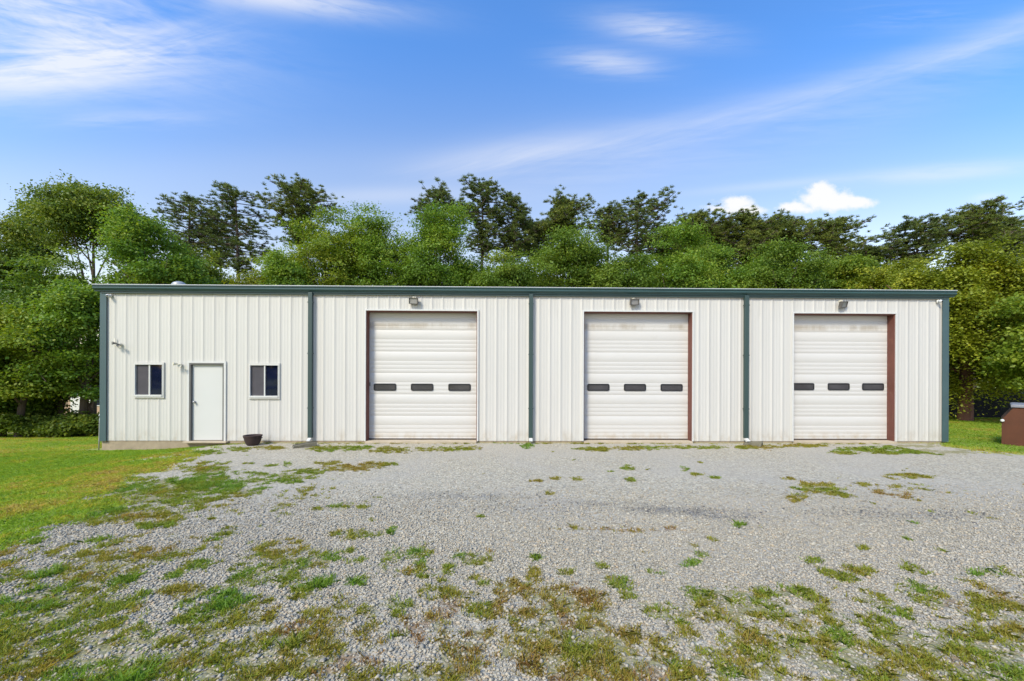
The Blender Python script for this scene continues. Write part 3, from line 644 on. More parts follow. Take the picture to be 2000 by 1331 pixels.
# garage doors
REC = .215
def garage_door(i, x0, x1, zt, zb=.02):
    me = door_mesh(x0 - .03, x1 + .03, zb, zt + .08)
    d = link('garage_door', me, M['door_white'], bld)
    d['label'] = ('white sectional garage door nearest the entry door', 'white sectional garage door between the other two', 'white sectional garage door nearest the dumpster')[i]
    # steel lining of the opening
    for nm, a in (('jamb', (x0 - .012, x0 + .014, -.006, REC - .002, -.02, zt)), ('jamb', (x1 - .014, x1 + .012, -.006, REC - .002, -.02, zt)), ('header', (x0 - .012, x1 + .012, -.006, REC - .002, zt - .02, zt + .012))):
        if nm == 'header': BOX(nm, M['rust'], d, a[0] + .027, a[1] - .027, *a[2:])
        else: BOX(nm, M['rust'], d, *a)
    tr = MB()
    tr.box(x0 - .045, x1 + .045, -.040, -.0065, zt + .004, zt + .042)
    for xx in (x0 - .045, x1 + .005): tr.box(xx, xx + .04, -.040, -.0065, 0, zt + .0035)
    tr.build('casing', M['white_trim'], d)
    BOX('bottom_seal', M['brown_seal'], d, x0 + .015, x1 - .015, REC - .012, REC + .02, .0, zb + .018)
    BOX('threshold', M['sill_concrete'], d, x0 + .002, x1 - .002, -.10, REC + .06, -.06, .0, bev=.008)
    hd = MB().box(x0 + .02, x0 + .05, REC - .03, REC - .006, 1.52, 1.62, bev=.004); hd.build('latch', M['grey_fix'], d)
    wz = WZ(800, 757) if i == 0 else WZ(1245, 757.5) if i == 1 else WZ(1640, 756)
    fr = [(752, 824.5, 897.5), (1168.5, 1240, 1311.5), (1568.5, 1637.5, 1704.5)][i]
    for uu in fr:
        cx = on_wall(uu, 757, REC).x; w, h = .318, .102
        def rr(w, h, r, n=6):
            o = []
            for k, (sx, sz) in enumerate(((1, 1), (-1, 1), (-1, -1), (1, -1))):
                for j in range(n + 1):
                    t = math.pi / 2 * (k + j / n); o.append((cx + sx * (w - r) + r * math.cos(t), wz + sz * (h - r) + r * math.sin(t)))
            return o
        b = bmesh.new(); rings = []
        for (pts, y) in ((rr(w, h, .045), REC - .004), (rr(w - .004, h - .004, .042), REC - .022), (rr(w - .030, h - .030, .025), REC - .022), (rr(w - .034, h - .034, .022), REC - .009)):
            rings.append([b.verts.new((p[0], y, p[1])) for p in pts])
        n = len(rings[0])
        for r0, r1 in zip(rings, rings[1:]):
            for k in range(n): b.faces.new((r0[k], r0[(k + 1) % n], r1[(k + 1) % n], r1[k]))
        bmesh.ops.recalc_face_normals(b, faces=b.faces[:])
        mm = bpy.data.meshes.new('window'); b.to_mesh(mm); b.free()
        wo = link('window_frame', mm, M['black_rubber'], d)
        MB().prism(rr(w - .032, h - .032, .024), 'y', REC - .011, REC - .004).build('window_pane', M['glass_grey'], d)
def door_mesh(x0, x1, z0, z1):
    """sectional door: four grooves then a flat band in every section"""
    prof = [(REC, z0)]; z = z0 + .05; off = (0.0, .113, .227, .340)
    k = 0
    while z < z1:
        for j, o in enumerate(off):
            zz = z + o
            if zz + .02 > z1: break
            dp = .0022 if j == 0 else .0012; wd = .0036 if j == 0 else .0030
            prof += [(REC, zz - wd), (REC + dp, zz), (REC, zz + wd)]
        z += .606
    prof.append((REC, z1))
    V = []; Fc = []
    for (y, z) in prof: V += [(x0, y, z), (x1, y, z)]
    for i in range(len(prof) - 1): Fc.append((2 * i, 2 * i + 1, 2 * i + 3, 2 * i + 2))
    b = len(V); V += [(x0, REC + .05, z0), (x1, REC + .05, z0), (x0, REC + .05, z1), (x1, REC + .05, z1)]; Fc.append((b, b + 2, b + 3, b + 1))
    return npmesh('garage_door', np.array(V), np.array(Fc))
for i, (a, b, t) in enumerate(GD): garage_door(i, a, b, t)
# entry door
x0, x1, zt = MD
dr = MB().box(x0 + .045, x1 - .045, .035, .08, .012, zt - .05, bev=.004).build('entry_door', M['plain_white'], bld)
fr = MB()
fr.box(x0 + .003, x0 + .041, -.03, .09, -.01, zt - .003); fr.box(x1 - .041, x1 - .003, -.03, .09, -.01, zt - .003); fr.box(x0 + .0412, x1 - .0412, -.03, .09, zt - .043, zt - .003)
fr.build('frame', M['grey_frame'], dr)
cs = MB(); cs.box(x0 - .05, x0 + .002, -.036, -.002, 0, zt + .045); cs.box(x1 - .002, x1 + .05, -.036, -.002, 0, zt + .045); cs.box(x0 + .0025, x1 - .0025, -.036, -.002, zt - .002, zt + .045)
cs.build('casing', M['white_trim'], dr)
kx, kz = WX(379), WZ(379, 786)
MB().lathe([(.03, 0), (.033, .008), (.014, .012), (.012, .035), (.026, .045), (.031, .06), (.024, .074), (.006, .08)], 20, Matrix.Translation((kx + .01, .034, kz)) @ Matrix.Rotation(R(90), 4, 'X')).build('door_knob', M['steel'], dr)
for z in (.25, 1.05, 1.9): BOX('hinge', M['steel'], dr, x1 - .052, x1 - .038, .02, .034, z, z + .1)
BOX('threshold', M['sill_concrete'], dr, x0 - .1, x1 + .12, -.13, .09, -.05, -.003, bev=.008)
# sliding windows
for i, (x0, x1, z0, z1) in enumerate(WN):
    f = MB(); t = .023; y0, y1 = -.045, .05
    f.box(x0 + .001, x0 + t, y0, y1, z0, z1); f.box(x1 - t, x1 - .001, y0, y1, z0, z1)
    f.box(x0 + t + .0002, x1 - t - .0002, y0, y1, z1 - t, z1 - .001); f.box(x0 + t + .0002, x1 - t - .0002, y0 - .012, y1, z0 + .001, z0 + .052)
    xm = (x0 + x1) / 2; f.box(xm - .012, xm + .020, -.022, y1 - .002, z0 + .0525, z1 - t - .0005)
    w = f.build('window', M['white_trim'], bld)
    w['label'] = ('white sliding window left of the entry door', 'white sliding window right of the entry door')[i]
    BOX('insect_screen', M['screen'], w, x0 + t, xm - .0125, .004, .009, z0 + .0525, z1 - t)
    BOX('window_pane', M['glass'], w, xm + .0205, x1 - t, .014, .020, z0 + .0525, z1 - t)
    c = MB(); c.box(x0 - .02, x0 + .0005, -.037, -.001, z0 - .04, z1 + .04); c.box(x1 - .0005, x1 + .02, -.037, -.001, z0 - .04, z1 + .04)
    c.box(x0 + .0006, x1 - .0006, -.037, -.001, z1 - .0005, z1 + .04); c.box(x0 + .0006, x1 - .0006, -.037, -.001, z0 - .04, z0 + .0005)
    c.build('casing', M['siding'], w)
# roof vent seen over the gutter
p = at_depth(350, 556, 11.43 + 1.6)
vb = MB(); vb.lathe([(.17, -.42), (.17, .0), (.20, .005), (.195, .05), (.15, .10), (.085, .135), (.01, .145)], 28, Matrix.Translation((p.x, p.y, p.z - .05)))
vb.build('roof_vent', M['galv'], bld)

# ------------------------------------------------------------------ fixtures on the wall
def floodlight(u, v, yaw, tilt, roll, label):
    p = on_wall(u, v, -.10); o = thing('floodlight', label, 'wall light', p, 0, 'floodlights over the garage doors')
    T = Matrix.Rotation(yaw, 4, 'Z') @ Matrix.Rotation(tilt, 4, 'X') @ Matrix.Rotation(roll, 4, 'Y')
    b = bmesh.new(); w, h = .125, .088
    rings = []
    for (sx, sz, y) in ((.55, .55, .075), (.9, .9, .05), (1, 1, -.01), (1, 1, -.045), (.86, .82, -.047), (.82, .78, -.025)):
        rings.append([b.verts.new((sx * w * a, y, sz * h * c)) for a, c in ((-1, -1), (1, -1), (1, 1), (-1, 1))])
    for r0, r1 in zip(rings, rings[1:]):
        for k in range(4): b.faces.new((r0[k], r0[(k + 1) % 4], r1[(k + 1) % 4], r1[k]))
    b.faces.new(rings[0]); bmesh.ops.recalc_face_normals(b, faces=b.faces[:]); bmesh.ops.transform(b, matrix=T, verts=b.verts[:])
    me = bpy.data.meshes.new('housing'); b.to_mesh(me); b.free(); link('housing', me, M['bronze'], o)
    MB().box(-.82 * w, .82 * w, -.028, -.024, -.78 * h, .78 * h, M=T).build('lens', M['lens'], o)
    br = MB(); br.tube([(0, .097, .105), (0, .03, .105), (0, .03, .05)], .014, 8); br.box(-.05, .05, .068, .098, .075, .135, bev=.006)
    br.build('bracket', M['cream'], o)
floodlight(808, 588, R(-6), R(14), R(4), 'grey square floodlight above the garage door nearest the entry door')
floodlight(1239, 590, R(8), R(16), R(-3), 'grey square floodlight above the middle garage door')
floodlight(1647, 595, R(24), R(18), R(-8), 'turned grey floodlight above the garage door nearest the dumpster')
def twin_head(u, v, m, label, s=1.0, pole=False):
    p = on_wall(u, v, -.06); o = thing('security_light', label, 'wall light', p)
    b = MB(); b.lathe([(.045, 0), (.045, .02), (.02, .03), (.016, .06)], 16, Matrix.Translation((0, .024, 0)) @ Matrix.Rotation(R(90), 4, 'X'))
    if pole: b.tube([(-.13, .018, .17), (-.13, .018, -.02), (-.08, .0, -.04), (0, -.03, 0)], .012, 8)
    b.build('base_plate', M['cream'], o)
    for k in (-1, 1):
        T = Matrix.Translation((k * .065 * s, -.07, (.03 if k < 0 else -.035) * s)) @ Matrix.Rotation(R(35 * k), 4, 'Y') @ Matrix.Rotation(R(68), 4, 'X') @ Matrix.Rotation(R(25 * k), 4, 'Y')
        h = MB().lathe([(.018, -.05), (.026, -.03), (.03, .0), (.05, .05), (.055, .075), (.045, .07), (.01, .055)], 18, T @ Matrix.Scale(s, 4))
        h.build('lamp_head', m, o)
    MB().tube([(-.05 * s, -.06, .02), (0, -.03, 0), (.05 * s, -.06, -.03)], .011, 8).build('arm', m, o)
twin_head(233, 673, M['grey_fix'], 'grey twin head spotlight with conduit near the left wall corner', .8, True)
twin_head(351, 713, M['cream'], 'cream twin head spotlight between the window and entry door', .85)
def cam_ball(u, v, label):
    p = on_wall(u, v, -.075); o = thing('security_camera', label, 'camera', p)
    MB().lathe([(.05, 0), (.05, .018), (.03, .028)], 18, Matrix.Translation((0, .035, 0)) @ Matrix.Rotation(R(90), 4, 'X')).build('mount', M['plain_white'], o)
    MB().lathe([(.004, -.045), (.028, -.036), (.043, -.012), (.045, .01), (.034, .032), (.004, .045)], 18, Matrix.Translation((0, -.03, 0))).build('camera_body', M['plain_white'], o)
    MB().lathe([(.02, 0), (.02, .012), (.006, .016)], 14, Matrix.Translation((.01, -.066, -.008)) @ Matrix.Rotation(R(90), 4, 'X')).build('lens', M['black_rubber'], o)
cam_ball(213, 578, 'small white security camera under the gutter at the left corner')
cam_ball(1834.5, 589, 'small white security camera under the gutter at the right corner')

# ------------------------------------------------------------------ things on the ground by the wall
p = on_ground(490, 871); pot = thing('iron_pot', 'rusty dark iron wash pot standing against the wall', 'pot', (p.x, -.40, gz(p.x, -.40) - .01)); pot.scale = (.86, .86, .9)
MB().lathe([(.10, 0), (.155, .02), (.195, .075), (.225, .16), (.243, .25), (.262, .285), (.268, .305), (.255, .312), (.240, .30), (.228, .26), (.205, .15), (.17, .07), (.08, .035)], 44).build('bowl', M['iron'], pot)
for s in (-1, 1): MB().tube([(s * .235, -.05, .22), (s * .275, -.03, .235), (s * .275, .03, .235), (s * .235, .05, .22)], .012, 8).build('handle', M['iron'], pot)
for (u, v, rz, lab) in ((594, 873, R(32), 'tilted mossy concrete splash block under the downspout right of the entry door'), (1470, 870, R(-40), 'small mossy splash block under the downspout beside the far garage door')):
    p = on_ground(u, v); s = thing('splash_block', lab, 'splash block', (p.x, p.y, gz(p.x, p.y)), rz)
    w = MB(); sc = 1.0 if u < 700 else .8
    w.prism([(-.27 * sc, .0), (.27 * sc, .0), (.29 * sc, .085), (-.25 * sc, .03)], 'y', -.13, .13, bev=.006); w.build('trough', M['old_concrete'], s)
    for a, b in ((-.152, -.1305), (.1305, .152)): MB().prism([(-.27 * sc, .0), (.27 * sc, .0), (.29 * sc, .125), (-.25 * sc, .055)], 'y', a, b, bev=.004).build('rim', M['old_concrete'], s)
# yard hydrant by the left corner
p = on_wall(194, 866, .25); hy = thing('yard_hydrant', 'thin yard hydrant with blue handle beside the left building corner', 'hydrant', (p.x - .02, .25, gz(p.x, .25)))
MB().tube([(0, 0, -.05), (.015, 0, .25), (.03, 0, .75), (.04, 0, .93)], .017, 10).build('standpipe', M['galv'], hy)
MB().tube([(.04, 0, .93), (.055, -.01, 1.0), (.09, -.03, 1.02), (.10, -.09, .96)], [.026, .03, .022, .018], 12).build('spout', M['plain_white'], hy)
MB().tube([(.045, .0, 1.0), (.08, .01, 1.07), (.15, .02, 1.11), (.20, .02, 1.10)], [.012, .012, .011, .014], 8).build('handle', M['blue_paint'], hy)
# dumpster
pd = on_ground(1956, 869)
du = thing('dumpster', 'brown steel dumpster with sloped top and grey lid on the right lawn', 'dumpster', (pd.x, pd.y, gz(pd.x + .3, pd.y - .2)), R(-51))
s = 11.43 / 800 * (pd.y - CAM.y) / 11.43
def dp(u, v): return ((u - 1955) / 116.0, (868 - v) * s)
prof = [(0.02, .0), (1.95, .0), (1.95, .72), (1.55, dp(0, 792)[1]), (dp(1979, 0)[0], dp(0, 793)[1]), (0.0, dp(0, 818)[1])]
b = MB(); b.prism(prof, 'y', 0.0, 1.5, bev=.012); b.build('body', M['dumpster'], du)
for y in (1.501,): MB().prism([(0.06, .50), (1.97, .50), (1.97, .57), (0.06, .57)], 'y', y, y + .027).build('rib', M['dumpster'], du)
MB().prism([(.0, .02), (.05, .02), (.05, .66), (.0, .66)], 'y', -.020, -.0005).build('corner_post', M['dumpster'], du)
MB().prism([(.06, 0.0), (1.95, .0), (1.95, .06), (.06, .06)], 'y', -.022, -.001).build('skid', M['dumpster'], du)
zt_ = dp(0, 793)[1]
l = MB(); l.prism([(dp(1974, 0)[0], zt_ + .003), (1.6, zt_ + .003), (1.6, zt_ + .06), (dp(1974, 0)[0] + .03, zt_ + .085), (dp(1974, 0)[0] - .005, zt_ + .07)], 'y', -.04, 1.54, bev=.012); l.build('lid', M['lid'], du)
MB().lathe([(.03, 0), (.04, .02), (.04, .06), (.02, .075)], 16, Matrix.Translation((.015, -.002, dp(0, 818)[1] - .02)) @ Matrix.Rotation(R(90), 4, 'X')).build('white_knob', M['plain_white'], du)  # small white knob at the foot of the sloped top
sl_ = MB().box(.5, 1.5, -.12, -.03, .30, .44, bev=.01); sl_.build('fork_pocket', M['dumpster'], du)
# black fence standing in for a hedge behind the cedar, shade painted in
fe = thing('hedge_stand_in', 'black fence standing in for the shaded hedge behind the cedar trunk', 'fence', (0, 0, 0))
a = at_depth(1690, 790, 22.5); b_ = at_depth(2100, 790, 20.8)
import itertools
n = 60; pa = np.linspace(0, 1, n)
V = []; Fc = []
for t in pa:
    x = a.x + (b_.x - a.x) * t; y = a.y + (b_.y - a.y) * t + .03 * math.sin(t * 55); z = gz(x, y); V += [(x, y, z + .02), (x, y, z + 1.55 + .02 * math.sin(t * 23))]
for i in range(n - 1): Fc.append((2 * i, 2 * i + 2, 2 * i + 3, 2 * i + 1))
link('screen', npmesh('screen', np.array(V), np.array(Fc)), M['shade_black'], fe)  # sheet whose black colour carries the hedge's shade
for t in np.linspace(0, 1, 6):
    x = a.x + (b_.x - a.x) * t; y = a.y + (b_.y - a.y) * t + .06; z = gz(x, y)
    MB().tube([(x, y, z - .1), (x, y, z + 1.6)], .03, 8).build('post', M['black_rubber'], fe)
# house glimpsed between the left trunks
hp = at_depth(150, 830, 36); hz = gz(hp.x, hp.y)
ho = thing('house', 'tan cottage glimpsed low between the trunks left of the workshop', 'house', (hp.x, hp.y, hz))
BOX('wall', M['tan'], ho, -3.2, 3.2, 0, 5, 0, 2.5)
MB().prism([(-.3, 2.5), (5.3, 2.5), (2.5, 4.0)], 'x', -3.5, 3.5).build('roof', M['brownroof'], ho)
for x in (-2.0, 1.6):
    w = BOX('window', M['white_trim'], ho, x - .5, x + .5, -.05, -.001, .9, 2.0); BOX('pane', M['glass'], w, x - .42, x + .42, -.06, -.052, .98, 1.92)
BOX('door', M['plain_white'], ho, -.5, .45, -.05, -.001, 0, 2.05)

# ------------------------------------------------------------------ trees
def leaf_quads(P, N, L, W, tint):
    """leaf rhombs at P with normals N"""
    n = len(P); N = N / (np.linalg.norm(N, axis=1, keepdims=True) + 1e-9)
    T = rng.normal(size=(n, 3)); T -= (T * N).sum(1, keepdims=True) * N; T /= np.linalg.norm(T, axis=1, keepdims=True) + 1e-9
    B = np.cross(N, T); U = T * (L / 2)[:, None]; Wd = B * (W / 2)[:, None]
    V = np.stack([P - U, P + Wd - U * .15, P + U, P - Wd - U * .15], 1).reshape(-1, 3)
    return V, np.arange(n * 4).reshape(n, 4), tint
def unit(n):
    d = rng.normal(size=(n, 3)); return d / np.linalg.norm(d, axis=1, keepdims=True)
def crown_leaves(c, r, nl, nsub, nleaf, L, flat=.8, lobe=.40, sig=.20, up=.6, skirt=-.5, droop=0.0, taper=0.0, spray=.5):
    """three-level crown: lobes on an uneven ellipsoid, sub-clumps on each lobe, leaves in each sub-clump"""
    c = np.array(c, float); r = np.array(r, float)
    d = unit(nl * 4); d = d[d[:, 2] > skirt][:nl]; nl = len(d)
    k = rng.uniform(.40, .92, nl)[:, None]
    if taper: k = k * (1 - taper * np.clip(d[:, 2:3], 0, 1) * .0)
    lc = d * k * r
    if taper:
        t = np.clip((lc[:, 2] / r[2] + 1) / 2, 0, 1)[:, None]; lc[:, :2] *= (1.15 - taper * t) 
    lr = rng.uniform(.62, 1.28, nl) * lobe * r.mean() * (.8 if taper else 1)
    lt = rng.normal(0, .18, nl)
    d2 = unit(nl * nsub); idx = np.repeat(np.arange(nl), nsub)
    d2[:, 2] = np.where(d2[:, 2] < -.45, -d2[:, 2], d2[:, 2])
    sc = lc[idx] + d2 * lr[idx][:, None] * np.array([1, 1, flat]) * rng.uniform(.35, 1.22, len(idx))[:, None]
    st = lt[idx] + rng.normal(0, .14, len(idx)); sk = rng.random(len(idx)) > .2
    sc, st, d2 = sc[sk], st[sk], d2[sk]
    j = np.repeat(np.arange(len(sc)), nleaf); n = len(j)
    off = rng.normal(size=(n, 3)) * sig * np.array([1.25, 1.25, spray])
    off[:, 2] -= droop * (off[:, 0] ** 2 + off[:, 1] ** 2) / max(sig, .01)
    P = c + sc[j] + off
    Nn = d2[j] * .45 + np.array([0, 0, up]) + rng.normal(size=(n, 3)) * .55
    Ls = L * rng.uniform(.65, 1.3, n)
    return leaf_quads(P, Nn, Ls, Ls * rng.uniform(.5, .75, n), np.clip(.45 + st[j] + rng.normal(0, .13, n), 0, 1))
def limb_mesh(paths):
    """paths: list of (pts (k,3), radii (k,)) swept to tapered tubes, one mesh"""
    V = []; Fc = []; nseg = 7; b = 0
    ang = np.arange(nseg) * 2 * np.pi / nseg
    for pts, rad in paths:
        pts = np.array(pts, float); k = len(pts)
        t = np.gradient(pts, axis=0); t /= np.linalg.norm(t, axis=1, keepdims=True) + 1e-9
        ref = np.array([1.0, .2, .05]); a = np.cross(t, ref); a /= np.linalg.norm(a, axis=1, keepdims=True) + 1e-9; c = np.cross(t, a)
        ring = pts[:, None] + (a[:, None] * np.cos(ang)[None, :, None] + c[:, None] * np.sin(ang)[None, :, None]) * np.array(rad)[:, None, None]
        V.append(ring.reshape(-1, 3))
        i = np.arange(k - 1)[:, None] * nseg; q = np.arange(nseg)[None]; q2 = (q + 1) % nseg
        Fc.append(np.stack([b + i + q, b + i + q2, b + i + nseg + q2, b + i + nseg + q], -1).reshape(-1, 4)); b += k * nseg
    return npmesh('trunk', np.concatenate(V), np.concatenate(Fc), smooth=True)
SEED = {}
def broadleaf(name, label, group, u, vt, vb, hw, dist, mat, nl=17, nsub=24, nleaf=42, L=.17, trunk_r=.16, bark='bark', ry=.8, **kw):
    global rng
    rng = np.random.default_rng(zlib.crc32(label.encode()) + SEED.get(label, 0))
    top = at_depth(u, vt, dist); base_y = top.y; bz = gz(top.x, base_y); low = at_depth(u, vb, dist).z
    low = max(low, bz + .2)
    sc = dist / F; rx = hw * sc; rz = (top.z - low) / 2; cz = low + rz
    o = thing(name, label, 'tree', (top.x, base_y, bz), 0, group)
    h = cz - bz; paths = []
    lean = rng.normal(0, .25, 2)
    tp = [(0, 0, -.2), (lean[0] * .2, lean[1] * .2, h * .4), (lean[0] * .6, lean[1] * .6, h * .75), (lean[0], lean[1], h + rz * .5)]
    paths.append((tp, [trunk_r * 1.25, trunk_r, trunk_r * .75, trunk_r * .2]))
    for k in range(9):
        a = rng.uniform(0, 2 * np.pi); z0 = h * rng.uniform(.35, .95); q = rng.uniform(.5, .85)
        e = np.array([math.cos(a) * rx * q, math.sin(a) * rx * ry * q, h + rz * rng.uniform(-.5, .6)])
        s = np.array([lean[0] * z0 / h * .6, lean[1] * z0 / h * .6, z0]); m = (s + e) / 2 + np.array([0, 0, rng.uniform(0, .5)])
        paths.append(([s, m, e], [trunk_r * .42, trunk_r * .25, trunk_r * .06]))
    link('trunk', limb_mesh(paths), M[bark], o)
    link('crown', npmesh('crown', *crown_leaves((0, 0, h), (rx * .98, rx * ry, rz * .98), nl, nsub, nleaf, L, **kw)), M[mat], o)
    return o
def pine(label, group, u, vt, vb, hw, dist, mat='needle', nl=44, dens=1.0, name='pine_tree', openness=.25, vis=0.0):
    global rng
    rng = np.random.default_rng(zlib.crc32(label.encode()))
    top = at_depth(u, vt, dist); bz = gz(top.x, top.y); low = at_depth(u, vb, dist).z; sc = dist / F; w = hw * sc
    o = thing(name, label, 'tree', (top.x, top.y, bz), 0, group)
    H = top.z - bz; z0 = low - bz; bend = rng.normal(0, .3, 2); r0 = .10 + H * .009
    def tr(t): return np.array([bend[0] * t * t, bend[1] * t * t, H * t])
    ts = np.linspace(0, .985, 9); paths = [([tr(t) for t in ts], [r0 * (1.12 - t) for t in ts])]
    tufts = []
    for i in range(nl):
        f = (i + rng.random()) / nl
        z = z0 + (H * .985 - z0) * f; s = tr(z / H)
        prof = float(np.interp(f, [0, .12, .3, .5, .7, .86, 1], [.40, .62, .90, 1.0, .95, .78, .42]))
        ln = w * 1.1 * prof * rng.uniform(.3, 1.02) * (rng.random() > .12)
        if ln < .25: ln = .35
        a = i * 2.4 + rng.normal(0, .5); d = np.array([math.cos(a), math.sin(a), 0])
        rise = ln * rng.uniform(-.12, .45) * (1 - .5 * f)
        mid = s + d * ln * .55 + np.array([0, 0, rise * .25]); e = s + d * ln + np.array([0, 0, rise])
        paths.append(([s, mid, e], [r0 * .22 * (1.1 - f * .7), r0 * .14, .02]))
        nt_ = int(max(3, (5 + 5.0 * ln) * dens))
        for q in np.sort(rng.uniform(openness, 1.0, nt_)):
            pnt = (s * (1 - q) ** 2 + 2 * mid * q * (1 - q) + e * q * q) if q <= 1 else e
            side = rng.normal(size=3) * np.array([1, 1, .8]) * (.13 + .09 * ln); tw = pnt + side
            tufts.append(tw)
            if rng.random() < .3: paths.append(([pnt, (pnt + tw) / 2 + [0, 0, -.04], tw], [.022, .018, .012]))
    tufts += [tr(q) + rng.normal(0, .16, 3) for q in (.988, .98, .972, .965, .955)]; tufts = np.array(tufts); nn = 36
    j = np.repeat(np.arange(len(tufts)), nn); d = unit(len(j)); d[:, 2] = np.abs(d[:, 2]) * .8 + d[:, 2] * .35
    d /= np.linalg.norm(d, axis=1, keepdims=True)
    size = rng.uniform(.16, .30, len(tufts))[j] * rng.uniform(.7, 1.15, len(j)) * (dist / 34) ** .5
    A = tufts[j] + d * .02; Bp = tufts[j] + d * size[:, None]
    sd = np.cross(d, unit(len(j))); sd /= np.linalg.norm(sd, axis=1, keepdims=True) + 1e-9; wd = .030
    V = np.stack([A - sd * wd * .5, A + sd * wd * .5, Bp + sd * wd * .35, Bp - sd * wd * .35], 1).reshape(-1, 3)
    tint = np.clip(.42 + rng.normal(0, .16, len(tufts))[j] + rng.normal(0, .12, len(j)) , 0, 1)
    link('trunk', limb_mesh(paths), M['pinebark'], o)
    link('crown', npmesh('crown', V, np.arange(len(j) * 4).reshape(-1, 4), tint), M[mat], o)

GP = 'tall pines behind the workshop'
PINES = [  # label, u, top, crown bottom, half width, distance, density
    ('thin open pine with dark tufts, leftmost pine over the roof vent', 367, 368, 520, 58, 36, .8),
    ('tall open pine left of the first downspout, trunk showing below', 470, 354, 535, 66, 36, .9),
    ('short sparse pine in the gap between two taller left pines', 418, 398, 520, 40, 38, .7),
    ('dark full pine rising just left of the broad bright maple', 588, 345, 480, 62, 37, 1.25),
    ('dark pine top peeking over the bright tree by the first garage door', 848, 355, 470, 50, 39, 1.0),
    ('tallest pine with bare lower trunk right of the first garage door', 940, 342, 500, 54, 36, 1.1),
    ('leaning dark pine touching the tallest pine on its right', 1004, 372, 510, 48, 37, 1.0),
    ('round topped dense pine left of the second garage door', 1100, 380, 470, 52, 38, 1.5),
    ('thin scraggly pine between the round pine and the open pine', 1182, 388, 480, 34, 38, .7),
    ('wide open pine with visible limbs above the middle floodlight', 1243, 370, 500, 72, 36, .95),
    ('medium dark pine behind the willowy trees right of the middle door', 1360, 410, 520, 56, 38, 1.4),
    ('broad dense pine above the third downspout', 1447, 403, 540, 62, 37, 1.5),
    ('flat topped dense pine left of the third floodlight', 1545, 414, 530, 62, 38, 1.5),
    ('wide dense pine with feathery right side above the third door', 1632, 418, 540, 66, 37, 1.35),
    ('ragged open pine over the right end of the gutter', 1795, 415, 520, 56, 34, 1.0),
    ('dark pine with flat crown above the olive cedar', 1900, 396, 500, 66, 34, 1.3),
    ('dark pine filling in between the leaning and round topped pines', 1050, 418, 510, 46, 39, 1.1),
    ('dark low pine between the wide open pine and its right neighbour', 1303, 428, 520, 46, 39, 1.2),
    ('low dark pine left of the broad dense pine', 1402, 426, 530, 46, 40, 1.4),
    ('low dark pine right of the broad dense pine', 1497, 432, 530, 46, 40, 1.4),
    ('short dark pine in the sky gap above the right roof end', 1702, 474, 540, 40, 38, 1.2),
    ('dark pine top at the right edge above the cedar', 1985, 412, 520, 60, 35, 1.2)]
for (lab, u, vt, vb, hw, di, de) in PINES:
    pine(lab, GP, u, vt + 12, vb, hw * 1.15, di, 'needle_dense' if de > 1.2 else 'needle', nl=int(50 + 12 * de), dens=de * 1.05, openness=.34 if de < 1.2 else .15)
GB = 'leafy trees behind the workshop'
B = [  # label, u, top, bottom, half width, dist, material
    ('broad bright green maple above the first downspout', 635, 392, 700, 92, 29, 'leaf_bright', 24),
    ('wide green tree merging with the maple left of the first garage door', 745, 410, 700, 72, 30, 'leaf_green', 20),
    ('bright pointed tree crown over the first garage door', 862, 392, 700, 66, 29, 'leaf_green', 22),
    ('low yellow green tree in front of the tallest pine', 985, 492, 700, 72, 28, 'leaf_willow', 18),
    ('willowy light green tree left of the middle garage door', 1112, 424, 700, 78, 29, 'leaf_willow', 22),
    ('low willowy tree in front of the wide open pine', 1222, 478, 700, 62, 28, 'leaf_willow', 18),
    ('rounded green tree between the middle door and third downspout', 1325, 448, 700, 74, 29, 'leaf_green', 20),
    ('darker green tree standing before the broad dense pine', 1415, 478, 700, 60, 30, 'leaf_green', 16),
    ('soft light green tree left of the third garage door', 1535, 464, 700, 80, 28, 'leaf_willow', 20),
    ('narrow vivid green tree above the third garage door', 1650, 462, 700, 40, 29, 'leaf_bright', 14),
    ('low bushy tree showing over the gutter between the left pines', 478, 528, 700, 54, 28, 'leaf_olive', 14),
    ('low dark tree beside the roof vent behind the gutter', 388, 470, 700, 50, 29, 'leaf_dark', 14),
    ('low green tree filling the gap beneath the bright maple', 560, 495, 700, 48, 27, 'leaf_green', 14),
    ('low olive tree over the right end of the roof', 1745, 500, 720, 70, 27, 'leaf_olive', 16)]
for (u, vt, hw, mt, lab) in [(690, 455, 66, 'leaf_green', 'green tree filling in behind the broad maple'), (800, 470, 60, 'leaf_dark', 'darker tree filling the dip left of the first door crown'), (925, 510, 56, 'leaf_green', 'low green tree below the tallest pine trunk'), (1045, 492, 60, 'leaf_green', 'green tree just left of the willowy tree'),
        (1165, 500, 56, 'leaf_willow', 'light tree between the two willowy crowns'), (1270, 492, 54, 'leaf_green', 'low green tree under the wide open pine'), (1372, 470, 60, 'leaf_willow', 'pale tree right of the rounded green tree'), (1475, 484, 60, 'leaf_green', 'green tree beside the third downspout top'),
        (1600, 492, 54, 'leaf_willow', 'pale low tree under the flat topped pine'), (1700, 508, 50, 'leaf_dark', 'dark low tree beside the vivid green tree'), (440, 545, 46, 'leaf_dark', 'dark low thicket tree left of the first downspout'), (520, 548, 40, 'leaf_green', 'low rounded tree under the gap beside the maple')]:
    B.append((lab, u, vt, 700, hw, 32, mt, 15))
for (lab, u, vt, vb, hw, di, mt, nl) in B:
    broadleaf('leafy_tree', lab, GB, u, vt, vb, hw, di, mt, nl=int(nl * 1.7), nsub=24, nleaf=58, L=.145, sig=.25, spray=.55)
GL = 'trees left of the workshop'
